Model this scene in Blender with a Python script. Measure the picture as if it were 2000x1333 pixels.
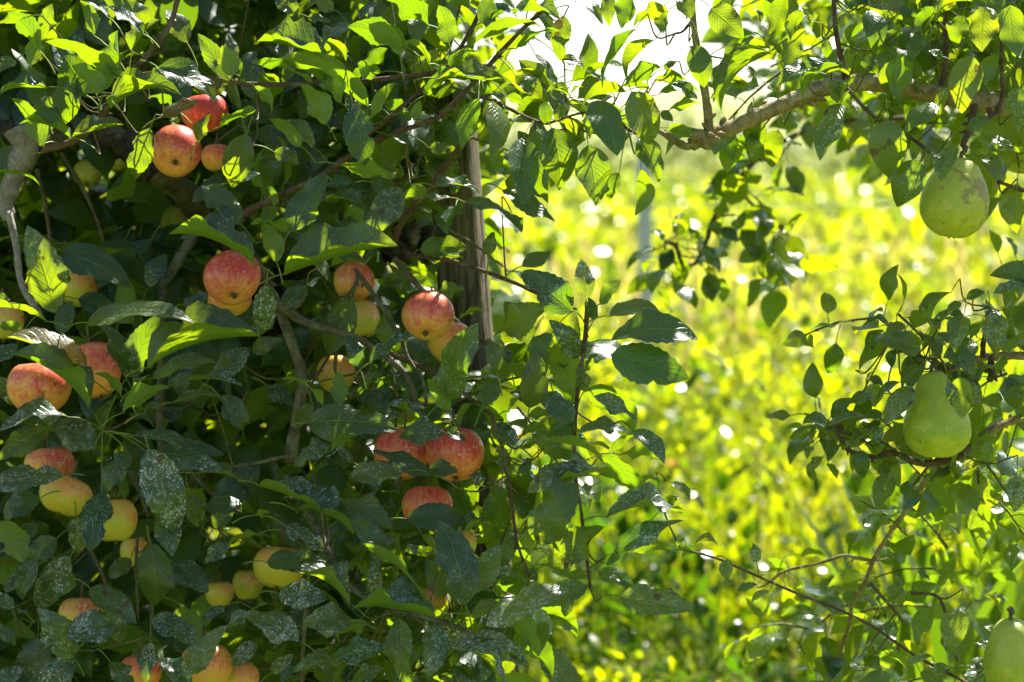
import bpy, math, random
import numpy as np
from mathutils import Vector, Matrix

random.seed(7)
RNG = np.random.default_rng(11)
R = math.radians
scene = bpy.context.scene
for o in list(bpy.data.objects):
    bpy.data.objects.remove(o)
COL = scene.collection

# ------------------------------------------------------------------ camera
LENS, SENSOR = 85.0, 36.0
PITCH = R(4.9)
CAM = np.array((0.0, 0.0, 1.55))
FWD = np.array((0.0, math.cos(PITCH), -math.sin(PITCH)))
UPV = np.array((0.0, math.sin(PITCH), math.cos(PITCH)))
RGT = np.array((1.0, 0.0, 0.0))
K = SENSOR / LENS / 2000.0
cd = bpy.data.cameras.new("camera")
cam = bpy.data.objects.new("camera", cd)
COL.objects.link(cam)
cam.location = CAM
cam.rotation_euler = (R(90) - PITCH, 0, 0)
cd.lens = LENS
cd.sensor_width = SENSOR
cd.clip_end = 2000
cd.dof.use_dof = True
cd.dof.focus_distance = 3.44
cd.dof.aperture_fstop = 3.9
scene.camera = cam

# ------------------------------------------------------------------ light
SUN_AZ, SUN_EL = R(30), R(50)       # azimuth from +Y (behind the trees) towards +X
sun_vec = Vector((math.sin(SUN_AZ) * math.cos(SUN_EL), math.cos(SUN_AZ) * math.cos(SUN_EL), math.sin(SUN_EL)))
world = bpy.data.worlds.new("World")
scene.world = world
world.use_nodes = True
wn = world.node_tree
bg = wn.nodes["Background"]
sky = wn.nodes.new("ShaderNodeTexSky")
sky.sky_type = 'NISHITA'
sky.sun_disc = False
sky.sun_elevation = SUN_EL
sky.sun_rotation = SUN_AZ
sky.altitude = 100
sky.air_density = 1.0
sky.dust_density = 0.4
wn.links.new(sky.outputs[0], bg.inputs[0])
bg.inputs[1].default_value = 0.056
sl = bpy.data.lights.new("sun", 'SUN')
sl.energy = 5.0
sl.angle = R(0.53)
sl.color = (1.0, 0.95, 0.86)
so = bpy.data.objects.new("sun", sl)
COL.objects.link(so)
so.rotation_euler = sun_vec.to_track_quat('Z', 'Y').to_euler()
so.location = (3, 8, 12)
scene.view_settings.view_transform = 'Standard'
scene.view_settings.look = 'None'
scene.view_settings.gamma = 1
scene.view_settings.exposure = 1.85
scene.render.engine = 'CYCLES'
scene.cycles.use_denoising = True
scene.cycles.use_adaptive_sampling = True
scene.cycles.adaptive_threshold = 0.02
scene.cycles.max_bounces = 5
scene.cycles.transmission_bounces = 3
scene.cycles.diffuse_bounces = 3
scene.cycles.glossy_bounces = 2
scene.cycles.sample_clamp_indirect = 6
scene.cycles.caustics_reflective = False
scene.cycles.caustics_refractive = False

# ------------------------------------------------------------------ helpers
def P(px, py, d):
    """point seen at (px, py) of the 2000 px photograph, d metres away along the lens axis"""
    return CAM + FWD * d + RGT * ((px - 1000) * K * d) + UPV * ((666.5 - py) * K * d)

def proj(p):
    v = np.asarray(p) - CAM
    d = v @ FWD
    return 1000 + (v @ RGT) / (K * d), 666.5 - (v @ UPV) / (K * d), d

def nrm(v):
    v = np.asarray(v, float)
    return v / max(1e-9, np.linalg.norm(v))

def tag(o, label=None, cat=None, group=None, kind=None):
    if label: o["label"] = label
    if cat: o["category"] = cat
    if group: o["group"] = group
    if kind: o["kind"] = kind
    return o

def empty(name, loc):
    o = bpy.data.objects.new(name, None)
    o.empty_display_size = 0.1
    COL.objects.link(o)
    o.location = loc
    return o

def mesh_obj(name, verts, faces, mats, parent=None, uvs=None, info=None, fmat=None, smooth=True, origin=None):
    """verts (n,3) in world space; the object's origin goes to `origin`"""
    verts = np.asarray(verts, float)
    org = np.asarray(origin if origin is not None else (0, 0, 0), float)
    me = bpy.data.meshes.new(name)
    n = len(verts)
    if isinstance(faces, np.ndarray):
        nf, k = faces.shape
        me.vertices.add(n)
        me.vertices.foreach_set("co", (verts - org).astype(np.float32).ravel())
        me.loops.add(nf * k)
        me.loops.foreach_set("vertex_index", faces.astype(np.int32).ravel())
        me.polygons.add(nf)
        me.polygons.foreach_set("loop_start", np.arange(0, nf * k, k, dtype=np.int32))
        if fmat is not None:
            me.polygons.foreach_set("material_index", np.asarray(fmat, dtype=np.int32))
        me.update(calc_edges=True)
        li = faces.ravel()
    else:
        me.from_pydata((verts - org).tolist(), [], faces)
        if fmat is not None:
            me.polygons.foreach_set("material_index", np.asarray(fmat, dtype=np.int32))
        li = np.zeros(len(me.loops), dtype=np.int32)
        me.loops.foreach_get("vertex_index", li)
    if uvs is not None:
        ul = me.uv_layers.new(name="UVMap")
        ul.data.foreach_set("uv", np.asarray(uvs, np.float32)[li].ravel())
    if info is not None:
        at = me.attributes.new("info", 'FLOAT_COLOR', 'POINT')
        at.data.foreach_set("color", np.asarray(info, np.float32).ravel())
    if smooth:
        me.polygons.foreach_set("use_smooth", np.ones(len(me.polygons), dtype=bool))
    for m in (mats if isinstance(mats, (list, tuple)) else [mats]):
        me.materials.append(m)
    o = bpy.data.objects.new(name, me)
    COL.objects.link(o)
    if parent is not None:
        o.parent = parent
        o.location = Vector(org) - parent.location
    else:
        o.location = org
    return o

# ------------------------------------------------------------------ node helpers
class NT:
    def __init__(self, name):
        self.m = bpy.data.materials.new(name)
        self.m.use_nodes = True
        self.t = self.m.node_tree
        self.t.nodes.clear()
        self.out = self.t.nodes.new("ShaderNodeOutputMaterial")
    def n(self, kind, **props):
        nd = self.t.nodes.new("ShaderNode" + kind)
        for k, v in props.items():
            setattr(nd, k, v)
        return nd
    def set(self, sock, v):
        if hasattr(v, "is_output") or isinstance(v, bpy.types.NodeSocket):
            self.t.links.new(v, sock)
        elif isinstance(v, (tuple, list)) and len(v) == 3 and sock.type == 'RGBA':
            sock.default_value = (*v, 1)
        else:
            sock.default_value = v
    def math(self, op, a, b=0.0, c=0.0, clamp=False):
        nd = self.n("Math", operation=op, use_clamp=clamp)
        self.set(nd.inputs[0], a); self.set(nd.inputs[1], b); self.set(nd.inputs[2], c)
        return nd.outputs[0]
    def mix(self, f, a, b, blend='MIX'):
        nd = self.n("Mix", data_type='RGBA', blend_type=blend)
        self.set(nd.inputs[0], f); self.set(nd.inputs[6], a); self.set(nd.inputs[7], b)
        return nd.outputs[2]
    def ramp(self, f, a, b, lo=0.0, hi=1.0):
        nd = self.n("MapRange", interpolation_type='SMOOTHSTEP')
        self.set(nd.inputs[0], f); self.set(nd.inputs[1], a); self.set(nd.inputs[2], b)
        self.set(nd.inputs[3], lo); self.set(nd.inputs[4], hi)
        return nd.outputs[0]
    def noise(self, vec, scale, detail=3.0, rough=0.55):
        nd = self.n("TexNoise")
        if vec is not None: self.set(nd.inputs["Vector"], vec)
        nd.inputs["Scale"].default_value = scale
        nd.inputs["Detail"].default_value = detail
        nd.inputs["Roughness"].default_value = rough
        return nd.outputs[0]
    def voro(self, vec, scale, feature='F1', rnd=1.0):
        nd = self.n("TexVoronoi", feature=feature)
        if vec is not None: self.set(nd.inputs["Vector"], vec)
        nd.inputs["Scale"].default_value = scale
        nd.inputs["Randomness"].default_value = rnd
        return nd
    def coord(self, which="Object"):
        return self.n("TexCoord").outputs[which]
    def mapping(self, vec, scale=(1, 1, 1), loc=(0, 0, 0)):
        nd = self.n("Mapping")
        self.set(nd.inputs[0], vec)
        self.set(nd.inputs["Location"], loc)
        nd.inputs["Scale"].default_value = scale
        return nd.outputs[0]
    def bump(self, h, strength=0.3, dist=0.002):
        nd = self.n("Bump")
        nd.inputs["Strength"].default_value = strength
        nd.inputs["Distance"].default_value = dist
        self.set(nd.inputs["Height"], h)
        return nd.outputs[0]
    def principled(self, color, rough=0.5, spec=0.5, normal=None, **kw):
        nd = self.n("BsdfPrincipled")
        self.set(nd.inputs["Base Color"], color)
        self.set(nd.inputs["Roughness"], rough)
        self.set(nd.inputs["Specular IOR Level"], spec)
        if normal is not None: self.set(nd.inputs["Normal"], normal)
        for k, v in kw.items():
            self.set(nd.inputs[k], v)
        return nd.outputs[0]
    def finish(self, sh):
        self.t.links.new(sh, self.out.inputs[0])
        return self.m

def leaf_material(name, up_a, up_b, under, trans_a, trans_b, tw, rough, spec, speck, vein_n, lite=False):
    t = NT(name)
    at = t.n("Attribute", attribute_name="info")
    sep = t.n("SeparateColor"); t.t.links.new(at.outputs["Color"], sep.inputs[0])
    rnd, spk, age = sep.outputs[0], sep.outputs[1], sep.outputs[2]
    uv = t.n("SeparateXYZ"); t.t.links.new(t.coord("UV"), uv.inputs[0])
    u, v = uv.outputs[0], uv.outputs[1]
    au = t.math('ABSOLUTE', t.math('SUBTRACT', u, 0.5))           # 0 midrib .. 0.5 margin
    obj = t.coord("Object")
    off = t.n("CombineXYZ"); t.set(off.inputs[0], t.math('MULTIPLY', rnd, 7.3)); t.set(off.inputs[1], t.math('MULTIPLY', spk, 5.1))
    pv = t.n("VectorMath", operation='ADD'); t.set(pv.inputs[0], obj); t.set(pv.inputs[1], off.outputs[0])
    pos = pv.outputs[0]
    # veins: a midrib and slanted side veins
    mid = t.ramp(au, 0.010, 0.035, 1.0, 0.0)
    w = t.math('SUBTRACT', t.math('MULTIPLY', v, vein_n), t.math('MULTIPLY', au, vein_n * 0.62))
    fr = t.math('ABSOLUTE', t.math('SUBTRACT', t.math('FRACT', w), 0.5))
    side = t.math('MULTIPLY', t.ramp(fr, 0.03, 0.14, 1.0, 0.0), t.ramp(au, 0.30, 0.48, 1.0, 0.15))
    vein = t.math('MAXIMUM', mid, t.math('MULTIPLY', side, 0.45))
    mott = t.noise(pos, 55.0, 3.0)
    base = t.mix(t.math('ADD', t.math('MULTIPLY', rnd, 0.6), t.math('MULTIPLY', mott, 0.4)), up_a, up_b)
    base = t.mix(t.math('MULTIPLY', age, 0.55), base, (0.17, 0.16, 0.018))
    base = t.mix(t.math('MULTIPLY', vein, 0.40), base, (0.14, 0.21, 0.055))
    # dried spray residue: white specks and smears on the upper side
    v1 = t.voro(pos, 460.0)
    cellsep = t.n("SeparateColor"); t.t.links.new(v1.outputs["Color"], cellsep.inputs[0])
    mask = t.ramp(t.noise(pos, 21.0, 3.0, 0.7), 0.24, 0.66)
    big = t.math('POWER', cellsep.outputs[0], 2.1)
    thr = t.math('MULTIPLY', t.math('MULTIPLY', big, mask), t.math('ADD', t.math('MULTIPLY', spk, 0.85), 0.16))
    dots = t.math('MULTIPLY', t.math('LESS_THAN', v1.outputs["Distance"], thr), t.math('ADD', t.math('MULTIPLY', cellsep.outputs[1], 0.7), 0.3))
    film = 0.0 if lite else t.math('MULTIPLY', t.ramp(t.noise(pos, 95.0, 3.0, 0.7), 0.48, 0.74), t.math('MULTIPLY', t.math('MULTIPLY', spk, spk), 0.42))
    res = t.math('MULTIPLY', t.math('MAXIMUM', t.math('MULTIPLY', dots, 0.95), film), speck, clamp=True)
    top = t.mix(res, base, (0.74, 0.78, 0.78))
    # brown blemishes
    blem = 0.0
    if not lite:
        blem = t.math('MULTIPLY', t.ramp(t.noise(pos, 40.0, 1.0), 0.67, 0.73), t.ramp(rnd, 0.50, 0.70))
        blem = t.math('MAXIMUM', blem, t.math('MULTIPLY', t.math('MULTIPLY', t.ramp(au, 0.40, 0.48), t.ramp(mott, 0.45, 0.6)), t.ramp(rnd, 0.74, 0.86)))
        top = t.mix(t.math('MULTIPLY', blem, 0.8), top, (0.09, 0.045, 0.015))
    und = t.mix(t.math('MULTIPLY', vein, 0.4), t.mix(mott, under, tuple(c * 1.25 for c in under)), (0.24, 0.32, 0.12))
    geo = t.n("NewGeometry")
    col = t.mix(geo.outputs["Backfacing"], top, und)
    bmp = None
    if not lite:
        hgt = t.math('SUBTRACT', t.math('MULTIPLY', t.noise(pos, 160.0, 1.0), 0.5), t.math('MULTIPLY', vein, 1.0))
        bmp = t.bump(hgt, 0.8, 0.0014)
    rg = t.math('ADD', t.math('ADD', t.math('MULTIPLY', mott, 0.16), rough - 0.08), t.math('MULTIPLY', t.math('MAXIMUM', res, t.math('MULTIPLY', geo.outputs["Backfacing"], 0.8)), 0.25))
    pr = t.principled(col, rg, spec, bmp)
    tr = t.n("BsdfTranslucent")
    tc = t.mix(t.math('ADD', t.math('MULTIPLY', rnd, 0.7), t.math('MULTIPLY', age, 0.5), clamp=True), trans_a, trans_b)
    tc = t.mix(t.math('MULTIPLY', side, 0.25), tc, tuple(c * 0.55 for c in trans_a))
    tc = t.mix(t.math('MULTIPLY', res, 0.55), tc, (0.05, 0.07, 0.02))
    t.set(tr.inputs[0], tc)
    if not lite:
        tc = t.mix(t.math('MULTIPLY', blem, 0.8), tc, (0.12, 0.05, 0.01))
        t.set(tr.inputs[0], tc); t.set(tr.inputs[1], bmp)
    ms = t.n("MixShader"); ms.inputs[0].default_value = tw
    t.t.links.new(pr, ms.inputs[1]); t.t.links.new(tr.outputs[0], ms.inputs[2])
    return t.finish(ms.outputs[0])

def bark_material(name, a, b, lichen, scale, lich_amt=0.4, crack=0.5):
    t = NT(name)
    pos = t.coord("Object")
    n1 = t.noise(pos, scale, 5.0, 0.62)
    n2 = t.noise(t.mapping(pos, (1, 1, 1), (3, 1, 7)), scale * 0.35, 4.0)
    n3 = t.noise(pos, scale * 4, 3.0)
    c = t.mix(t.ramp(n1, 0.3, 0.7), a, b)
    c = t.mix(t.math('MULTIPLY', t.ramp(n2, 0.52, 0.62), lich_amt), c, lichen)
    v = t.voro(pos, scale * 2.2, 'DISTANCE_TO_EDGE')
    c = t.mix(t.math('MULTIPLY', t.ramp(v.outputs["Distance"], 0.0, 0.07, 1.0, 0.0), crack), c, tuple(x * 0.35 for x in a))
    lent = t.math('MULTIPLY', t.ramp(t.voro(pos, scale * 5).outputs["Distance"], 0.14, 0.22, 1.0, 0.0), 0.35)
    c = t.mix(lent, c, tuple(min(1, x * 1.9) for x in b))
    h = t.math('ADD', t.math('ADD', n1, t.math('MULTIPLY', n3, 0.4)), t.math('MULTIPLY', t.ramp(v.outputs["Distance"], 0.0, 0.1), 0.5 * crack))
    return t.finish(t.principled(c, 0.8, 0.25, t.bump(h, 0.8, 0.003)))

M = {}
for nm, lite in (('', False), ('_lite', True)):
    M['apple_leaf' + nm] = leaf_material("apple leaf" + nm, (0.005, 0.028, 0.021), (0.012, 0.052, 0.024), (0.10, 0.17, 0.03),
                                         (0.22, 0.44, 0.003), (0.66, 0.80, 0.005), 0.34, 0.35, 0.65, 1.0, 8.0, lite)
    M['pear_leaf' + nm] = leaf_material("pear leaf" + nm, (0.008, 0.036, 0.016), (0.022, 0.068, 0.016), (0.09, 0.16, 0.025),
                                        (0.28, 0.50, 0.003), (0.68, 0.80, 0.005), 0.37, 0.25, 0.7, 0.7, 11.0, lite)
def plain(name, c, rough=0.6, spec=0.4, var=0.25, scale=60, trans=None, tw=0.4):
    t = NT(name)
    n = t.noise(t.coord("Object"), scale, 3.0)
    col = t.mix(n, tuple(x * (1 - var) for x in c), tuple(x * (1 + var) for x in c))
    sh = t.principled(col, rough, spec)
    if trans:
        tr = t.n("BsdfTranslucent"); t.set(tr.inputs[0], trans)
        ms = t.n("MixShader"); ms.inputs[0].default_value = tw
        t.t.links.new(sh, ms.inputs[1]); t.t.links.new(tr.outputs[0], ms.inputs[2]); sh = ms.outputs[0]
    return t.finish(sh)
M['petiole'] = plain("petiole", (0.20, 0.26, 0.045), 0.5, 0.4, 0.3, 90, (0.4, 0.45, 0.05), 0.25)
M['young'] = bark_material("young twig", (0.085, 0.075, 0.03), (0.17, 0.15, 0.06), (0.2, 0.2, 0.1), 80, 0.4, 0.1)
M['twig'] = bark_material("twig bark", (0.075, 0.042, 0.028), (0.15, 0.095, 0.06), (0.20, 0.18, 0.13), 70, 0.5, 0.2)
M['branch'] = bark_material("branch bark", (0.075, 0.068, 0.04), (0.17, 0.15, 0.085), (0.23, 0.24, 0.15), 60, 0.5, 0.35)
M['pale_bark'] = bark_material("pale grey bark", (0.16, 0.14, 0.11), (0.30, 0.27, 0.21), (0.36, 0.36, 0.27), 45, 0.5, 0.35)
M['crust'] = bark_material("dark crusted bark", (0.018, 0.015, 0.010), (0.075, 0.060, 0.038), (0.22, 0.20, 0.12), 55, 0.5, 0.6)
M['pear_bark'] = bark_material("pear bark", (0.17, 0.125, 0.055), (0.36, 0.285, 0.14), (0.46, 0.42, 0.24), 60, 0.6, 0.3)

# ------------------------------------------------------------------ geometry builders
def smooth_path(pts, sub=5):
    pts = [np.asarray(p, float) for p in pts]
    if len(pts) == 2:
        return [pts[0] + (pts[1] - pts[0]) * k / sub for k in range(sub + 1)]
    ext = [2 * pts[0] - pts[1]] + pts + [2 * pts[-1] - pts[-2]]
    out = []
    for i in range(1, len(ext) - 2):
        p0, p1, p2, p3 = ext[i - 1:i + 3]
        for k in range(sub):
            u = k / sub
            out.append(0.5 * ((2 * p1) + (-p0 + p2) * u + (2 * p0 - 5 * p1 + 4 * p2 - p3) * u * u + (-p0 + 3 * p1 - 3 * p2 + p3) * u ** 3))
    out.append(pts[-1])
    return out

def tube(path, radii, sides=8, rough=0.08, seed=0, nodes=0.0):
    """closed tube along path (list of points, one radius each)"""
    rg = np.random.default_rng(seed)
    path = np.asarray(path, float)
    n = len(path)
    tang = np.gradient(path, axis=0)
    tang /= np.maximum(1e-9, np.linalg.norm(tang, axis=1))[:, None]
    ref = np.array((0.31, 0.52, 0.79))
    V = []
    ang = np.arange(sides) * 2 * math.pi / sides
    ph = rg.random(sides)
    for i in range(n):
        x = nrm(np.cross(tang[i], ref)); y = np.cross(tang[i], x)
        rr = radii[i] * (1 + rough * (rg.random(sides) - 0.5) * 2 + rough * 0.8 * np.sin(i * 0.9 + ph * 6.28))
        if nodes and i % 5 == 3:
            rr = rr * (1 + nodes)
        V.append(path[i] + (np.cos(ang) * rr)[:, None] * x + (np.sin(ang) * rr)[:, None] * y)
    V = np.concatenate(V + [path[:1], path[-1:]])
    F = []
    for i in range(n - 1):
        a, b = i * sides, (i + 1) * sides
        for k in range(sides):
            k2 = (k + 1) % sides
            F.append((a + k, a + k2, b + k2, b + k))
    c0, c1 = n * sides, n * sides + 1
    for k in range(sides):
        k2 = (k + 1) % sides
        F.append((c0, k2, k, k)); F.append((c1, (n - 1) * sides + k, (n - 1) * sides + k2, (n - 1) * sides + k2))
    return V, F

def fix_faces(F):
    return [f[:3] if f[2] == f[3] else f for f in F]

def half_width(kind, s):
    if kind == 'pear':
        h = np.sin(math.pi * np.clip(s, 0, 1) ** 0.80) ** 0.80
        h = h * (1 - 0.10 * s)
    else:
        h = np.sin(math.pi * np.clip(s, 0, 1) ** 0.90) ** 0.74
        h = h * (1 - 0.16 * s)
    return h / h.max() * 0.5

def leaf_geo(B, T, width, nor, kind, nl=10, nw=4, arch=0.1, fold=0.3, twist=0.2, wave=0.05, serr=0.0, bite=None, hook=0.0, rg=RNG):
    """blade from B to T, upper side towards nor. returns verts, uv, faces (quads as int array)"""
    B = np.asarray(B, float); T = np.asarray(T, float)
    L = np.linalg.norm(T - B)
    y = (T - B) / max(L, 1e-6)
    z = nrm(nor - y * (np.asarray(nor) @ y))
    x = np.cross(y, z)
    s = np.linspace(0, 1, nl + 1)
    t = np.linspace(-1, 1, nw + 1)
    hw = half_width(kind, s) * width
    S, Tt = np.meshgrid(s, t, indexing='ij')
    HW = np.repeat(hw[:, None], nw + 1, 1)
    if serr:
        alt = np.where(np.arange(nl + 1) % 2 == 0, 1 + serr, 1 - serr)
        HW[:, 0] *= alt; HW[:, -1] *= alt
    if bite is not None:
        s0, sd, dep, wd = bite
        cut = 1 - dep * np.exp(-((s - s0) / wd) ** 2)
        if sd > 0: HW[:, -1] *= cut; HW[:, -2] *= np.minimum(1, cut * 1.5)
        else: HW[:, 0] *= cut; HW[:, 1] *= np.minimum(1, cut * 1.5)
    lx = Tt * HW
    fz = np.abs(lx) * math.tan(fold) - (lx ** 2) / max(width, 1e-4) * 0.55
    p1, p2 = rg.random(2) * 6.28
    ext = np.abs(Tt) ** 1.6 * HW * 2
    wz = wave * ext * (np.sin(S * 9 + p1 + Tt * 1.1) + 0.5 * np.sin(S * 17 + p2 - Tt))
    tw = twist * (S - 0.35)
    cx = lx * np.cos(tw) - (fz + wz) * np.sin(tw)
    cz = lx * np.sin(tw) + (fz + wz) * np.cos(tw)
    az = arch * L * (4 * S * (1 - S)) - hook * L * np.clip(S - 0.6, 0, 1) ** 2 * 2.2
    V = B + S.ravel()[:, None] * L * y + cx.ravel()[:, None] * x + (cz + az).ravel()[:, None] * z
    uv = np.stack([Tt.ravel() * 0.5 + 0.5, S.ravel()], 1)
    w1 = nw + 1
    i, k = np.meshgrid(np.arange(nl), np.arange(nw), indexing='ij')
    a = (i * w1 + k).ravel()
    F = np.stack([a, a + 1, a + w1 + 1, a + w1], 1)
    return V, uv, F

def petiole_geo(A, B, bend, r=0.0009, seg=4):
    A = np.asarray(A); B = np.asarray(B)
    V = []; F = []
    d = nrm(B - A); x = nrm(np.cross(d, (0.3, 0.9, 0.2))); y = np.cross(d, x)
    for i in range(seg + 1):
        u = i / seg
        c = A + (B - A) * u + bend * (4 * u * (1 - u))
        rr = r * (1.35 - 0.5 * u)
        for k in range(3):
            an = k * 2.0944
            V.append(c + (math.cos(an) * x + math.sin(an) * y) * rr)
    for i in range(seg):
        for k in range(3):
            a = i * 3 + k; b = i * 3 + (k + 1) % 3
            F.append((a, b, b + 3, a + 3))
    return np.array(V), np.array(F)

class Plant:
    """collects branches and leaves of one tree"""
    def __init__(self, root, kind, leafmat):
        self.root, self.kind, self.mat = root, kind, leafmat
        self.samples = []           # attachment points along wood
        self.leaves = []            # (V, uv, F, nblade_faces, info, base, size score)
        self.twigV, self.twigF, self.nt = [], [], 0
    def branch(self, name, pts, r0, r1, mat, sides=8, rough=0.10, nodes=0.12, sub=5, seed=1, label=None, prof=None):
        path = smooth_path(pts, sub)
        n = len(path)
        rad = [r0 + (r1 - r0) * (i / (n - 1)) ** 0.8 for i in range(n)]
        if prof: rad = [r * prof(i / (n - 1)) for i, r in enumerate(rad)]
        V, F = tube(path, rad, sides, rough, seed, nodes)
        if r0 < 0.02:       # buds and short fruiting spurs along the wood
            rb = np.random.default_rng(seed + 5)
            for i in range(2, n - 2, 3):
                if rb.random() < 0.45: continue
                tg = nrm(path[i + 1] - path[i - 1])
                out = nrm(np.cross(tg, rb.normal(size=3)))
                ln = rad[i] * 0.9 + 0.002 + 0.005 * rb.random()
                dd = nrm(out + tg * 0.7)
                V2, F2 = tube([path[i], path[i] + dd * (rad[i] + ln * 0.5), path[i] + dd * (rad[i] + ln)], [rad[i] * 0.5, rad[i] * 0.42 + 0.0004, rad[i] * 0.12], 5, 0.15, i)
                F += [tuple(k + len(V) for k in f) for f in F2]
                V = np.concatenate([V, V2])
        o = mesh_obj(name, V, fix_faces(F), mat, self.root, origin=path[0])
        if label: o["label"] = label
        self.samples += [p for p in path]
        return o
    def twig(self, pts, r0, r1, sides=5, sub=3, seed=0):
        path = smooth_path(pts, sub)
        n = len(path)
        V, F = tube(path, [r0 + (r1 - r0) * i / (n - 1) for i in range(n)], sides, 0.1, seed, 0.15)
        self.twigV.append(V); self.twigF += [tuple(k + self.nt for k in f) for f in fix_faces(F)]
        self.nt += len(V)
        self.samples += path
    def leaf(self, B, T, width, nor, attach=None, hi=True, rnd=None, spk=None, age=None, key=None, **kw):
        rg = RNG
        nl, nw, serr = (18, 6, 0.045 if self.kind == 'apple' else 0.012) if hi else (8, 4, 0.0)
        V, uv, F = leaf_geo(B, T, width, nor, self.kind, nl, nw, serr=serr, **kw)
        nb = len(F)
        if attach is not None:
            L = np.linalg.norm(np.asarray(T) - B)
            sag = np.array((0, 0, 0.10 * np.linalg.norm(np.asarray(B) - attach)))
            V2, F2 = petiole_geo(attach, np.asarray(B) + (np.asarray(T) - B) * 0.03, sag, 0.0010 if self.kind == 'apple' else 0.0008, 5 if hi else 2)
            F = np.concatenate([F, F2 + len(V)])
            uv = np.concatenate([uv, np.full((len(V2), 2), 0.5)])
            V = np.concatenate([V, V2])
        r = rg.random() if rnd is None else rnd
        s = rg.random() if spk is None else spk
        a = max(0, rg.normal(0.0, 0.22)) if age is None else age
        info = np.tile((r, s, a, 1.0), (len(V), 1))
        px, py, d = proj((np.asarray(B) + T) / 2)
        inside = -60 < px < 2060 and -60 < py < 1393 and d > 0.5
        score = key if key is not None else ((10.0 / d ** 3) if inside else 0.0)
        self.leaves.append((V, uv, F, nb, info, np.asarray(B), score))
    def finish(self, nmax=300, foliage_label=None):
        order = sorted(range(len(self.leaves)), key=lambda i: -self.leaves[i][6])
        ind = [i for i in order[:nmax] if self.leaves[i][6] > 0]
        own = set(ind)
        for i in ind:
            V, uv, F, nb, info, B, sc = self.leaves[i]
            mesh_obj("leaf", V, F, [self.mat, M['petiole']], self.root, uv, info, np.r_[np.zeros(nb), np.ones(len(F) - nb)], True, B)
        rest = [i for i in range(len(self.leaves)) if i not in own]
        if rest:
            Vs, Us, Fs, Is, Ms, n = [], [], [], [], [], 0
            for i in rest:
                V, uv, F, nb, info, B, sc = self.leaves[i]
                Vs.append(V); Us.append(uv); Fs.append(F + n); Is.append(info)
                Ms.append(np.r_[np.zeros(nb), np.ones(len(F) - nb)]); n += len(V)
            o = mesh_obj("foliage", np.concatenate(Vs), np.concatenate(Fs), [M[self.kind + '_leaf_lite'], M['petiole']], self.root,
                         np.concatenate(Us), np.concatenate(Is), np.concatenate(Ms), True, np.array(self.root.location))
            o["kind"] = "stuff"
        if self.twigV:
            o = mesh_obj("twigs", np.concatenate(self.twigV), self.twigF, M['young'], self.root, origin=np.array(self.root.location))
            o["kind"] = "stuff"

# ------------------------------------------------------------------ ground and meadow
def build_ground():
    t = NT("meadow soil")
    pos = t.coord("Object")
    c = t.mix(t.ramp(t.noise(pos, 1.3, 5.0), 0.35, 0.65), (0.10, 0.15, 0.018), (0.20, 0.22, 0.035))
    c = t.mix(t.ramp(t.noise(pos, 9.0, 4.0), 0.5, 0.7), c, (0.10, 0.085, 0.045))
    m = t.finish(t.principled(c, 0.95, 0.1, t.bump(t.noise(pos, 25, 4), 0.6, 0.03)))
    n = 60
    xs = np.linspace(-1, 1, n + 1); xs = np.sign(xs) * np.abs(xs) ** 2.2 * 700
    X, Y = np.meshgrid(xs, xs + 0.0, indexing='ij')
    Z = 0.03 * np.sin(X * 0.9) * np.sin(Y * 0.7)
    V = np.stack([X.ravel(), Y.ravel(), Z.ravel()], 1)
    i, k = np.meshgrid(np.arange(n), np.arange(n), indexing='ij')
    a = (i * (n + 1) + k).ravel()
    F = np.stack([a, a + n + 1, a + n + 2, a + 1], 1)
    tag(mesh_obj("ground", V, F, m), "green and brown meadow soil under the tall grass", "ground", kind="structure")
build_ground()

def veg_material(name, ca, cb, cc, ta, tb, tw=0.5, rough=0.35, spec=0.6, dark=0.0):
    t = NT(name)
    at = t.n("Attribute", attribute_name="info")
    sep = t.n("SeparateColor"); t.t.links.new(at.outputs["Color"], sep.inputs[0])
    a, b = sep.outputs[0], sep.outputs[1]
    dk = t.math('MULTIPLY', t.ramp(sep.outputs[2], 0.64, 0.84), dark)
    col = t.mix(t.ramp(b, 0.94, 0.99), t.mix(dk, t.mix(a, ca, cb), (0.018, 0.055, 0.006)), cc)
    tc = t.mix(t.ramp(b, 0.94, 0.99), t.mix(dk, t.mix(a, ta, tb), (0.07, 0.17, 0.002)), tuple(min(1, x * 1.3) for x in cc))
    pr = t.principled(col, rough, spec)
    tr = t.n("BsdfTranslucent"); t.set(tr.inputs[0], tc)
    ms = t.n("MixShader"); ms.inputs[0].default_value = tw
    t.t.links.new(pr, ms.inputs[1]); t.t.links.new(tr.outputs[0], ms.inputs[2])
    return t.finish(ms.outputs[0])

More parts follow.
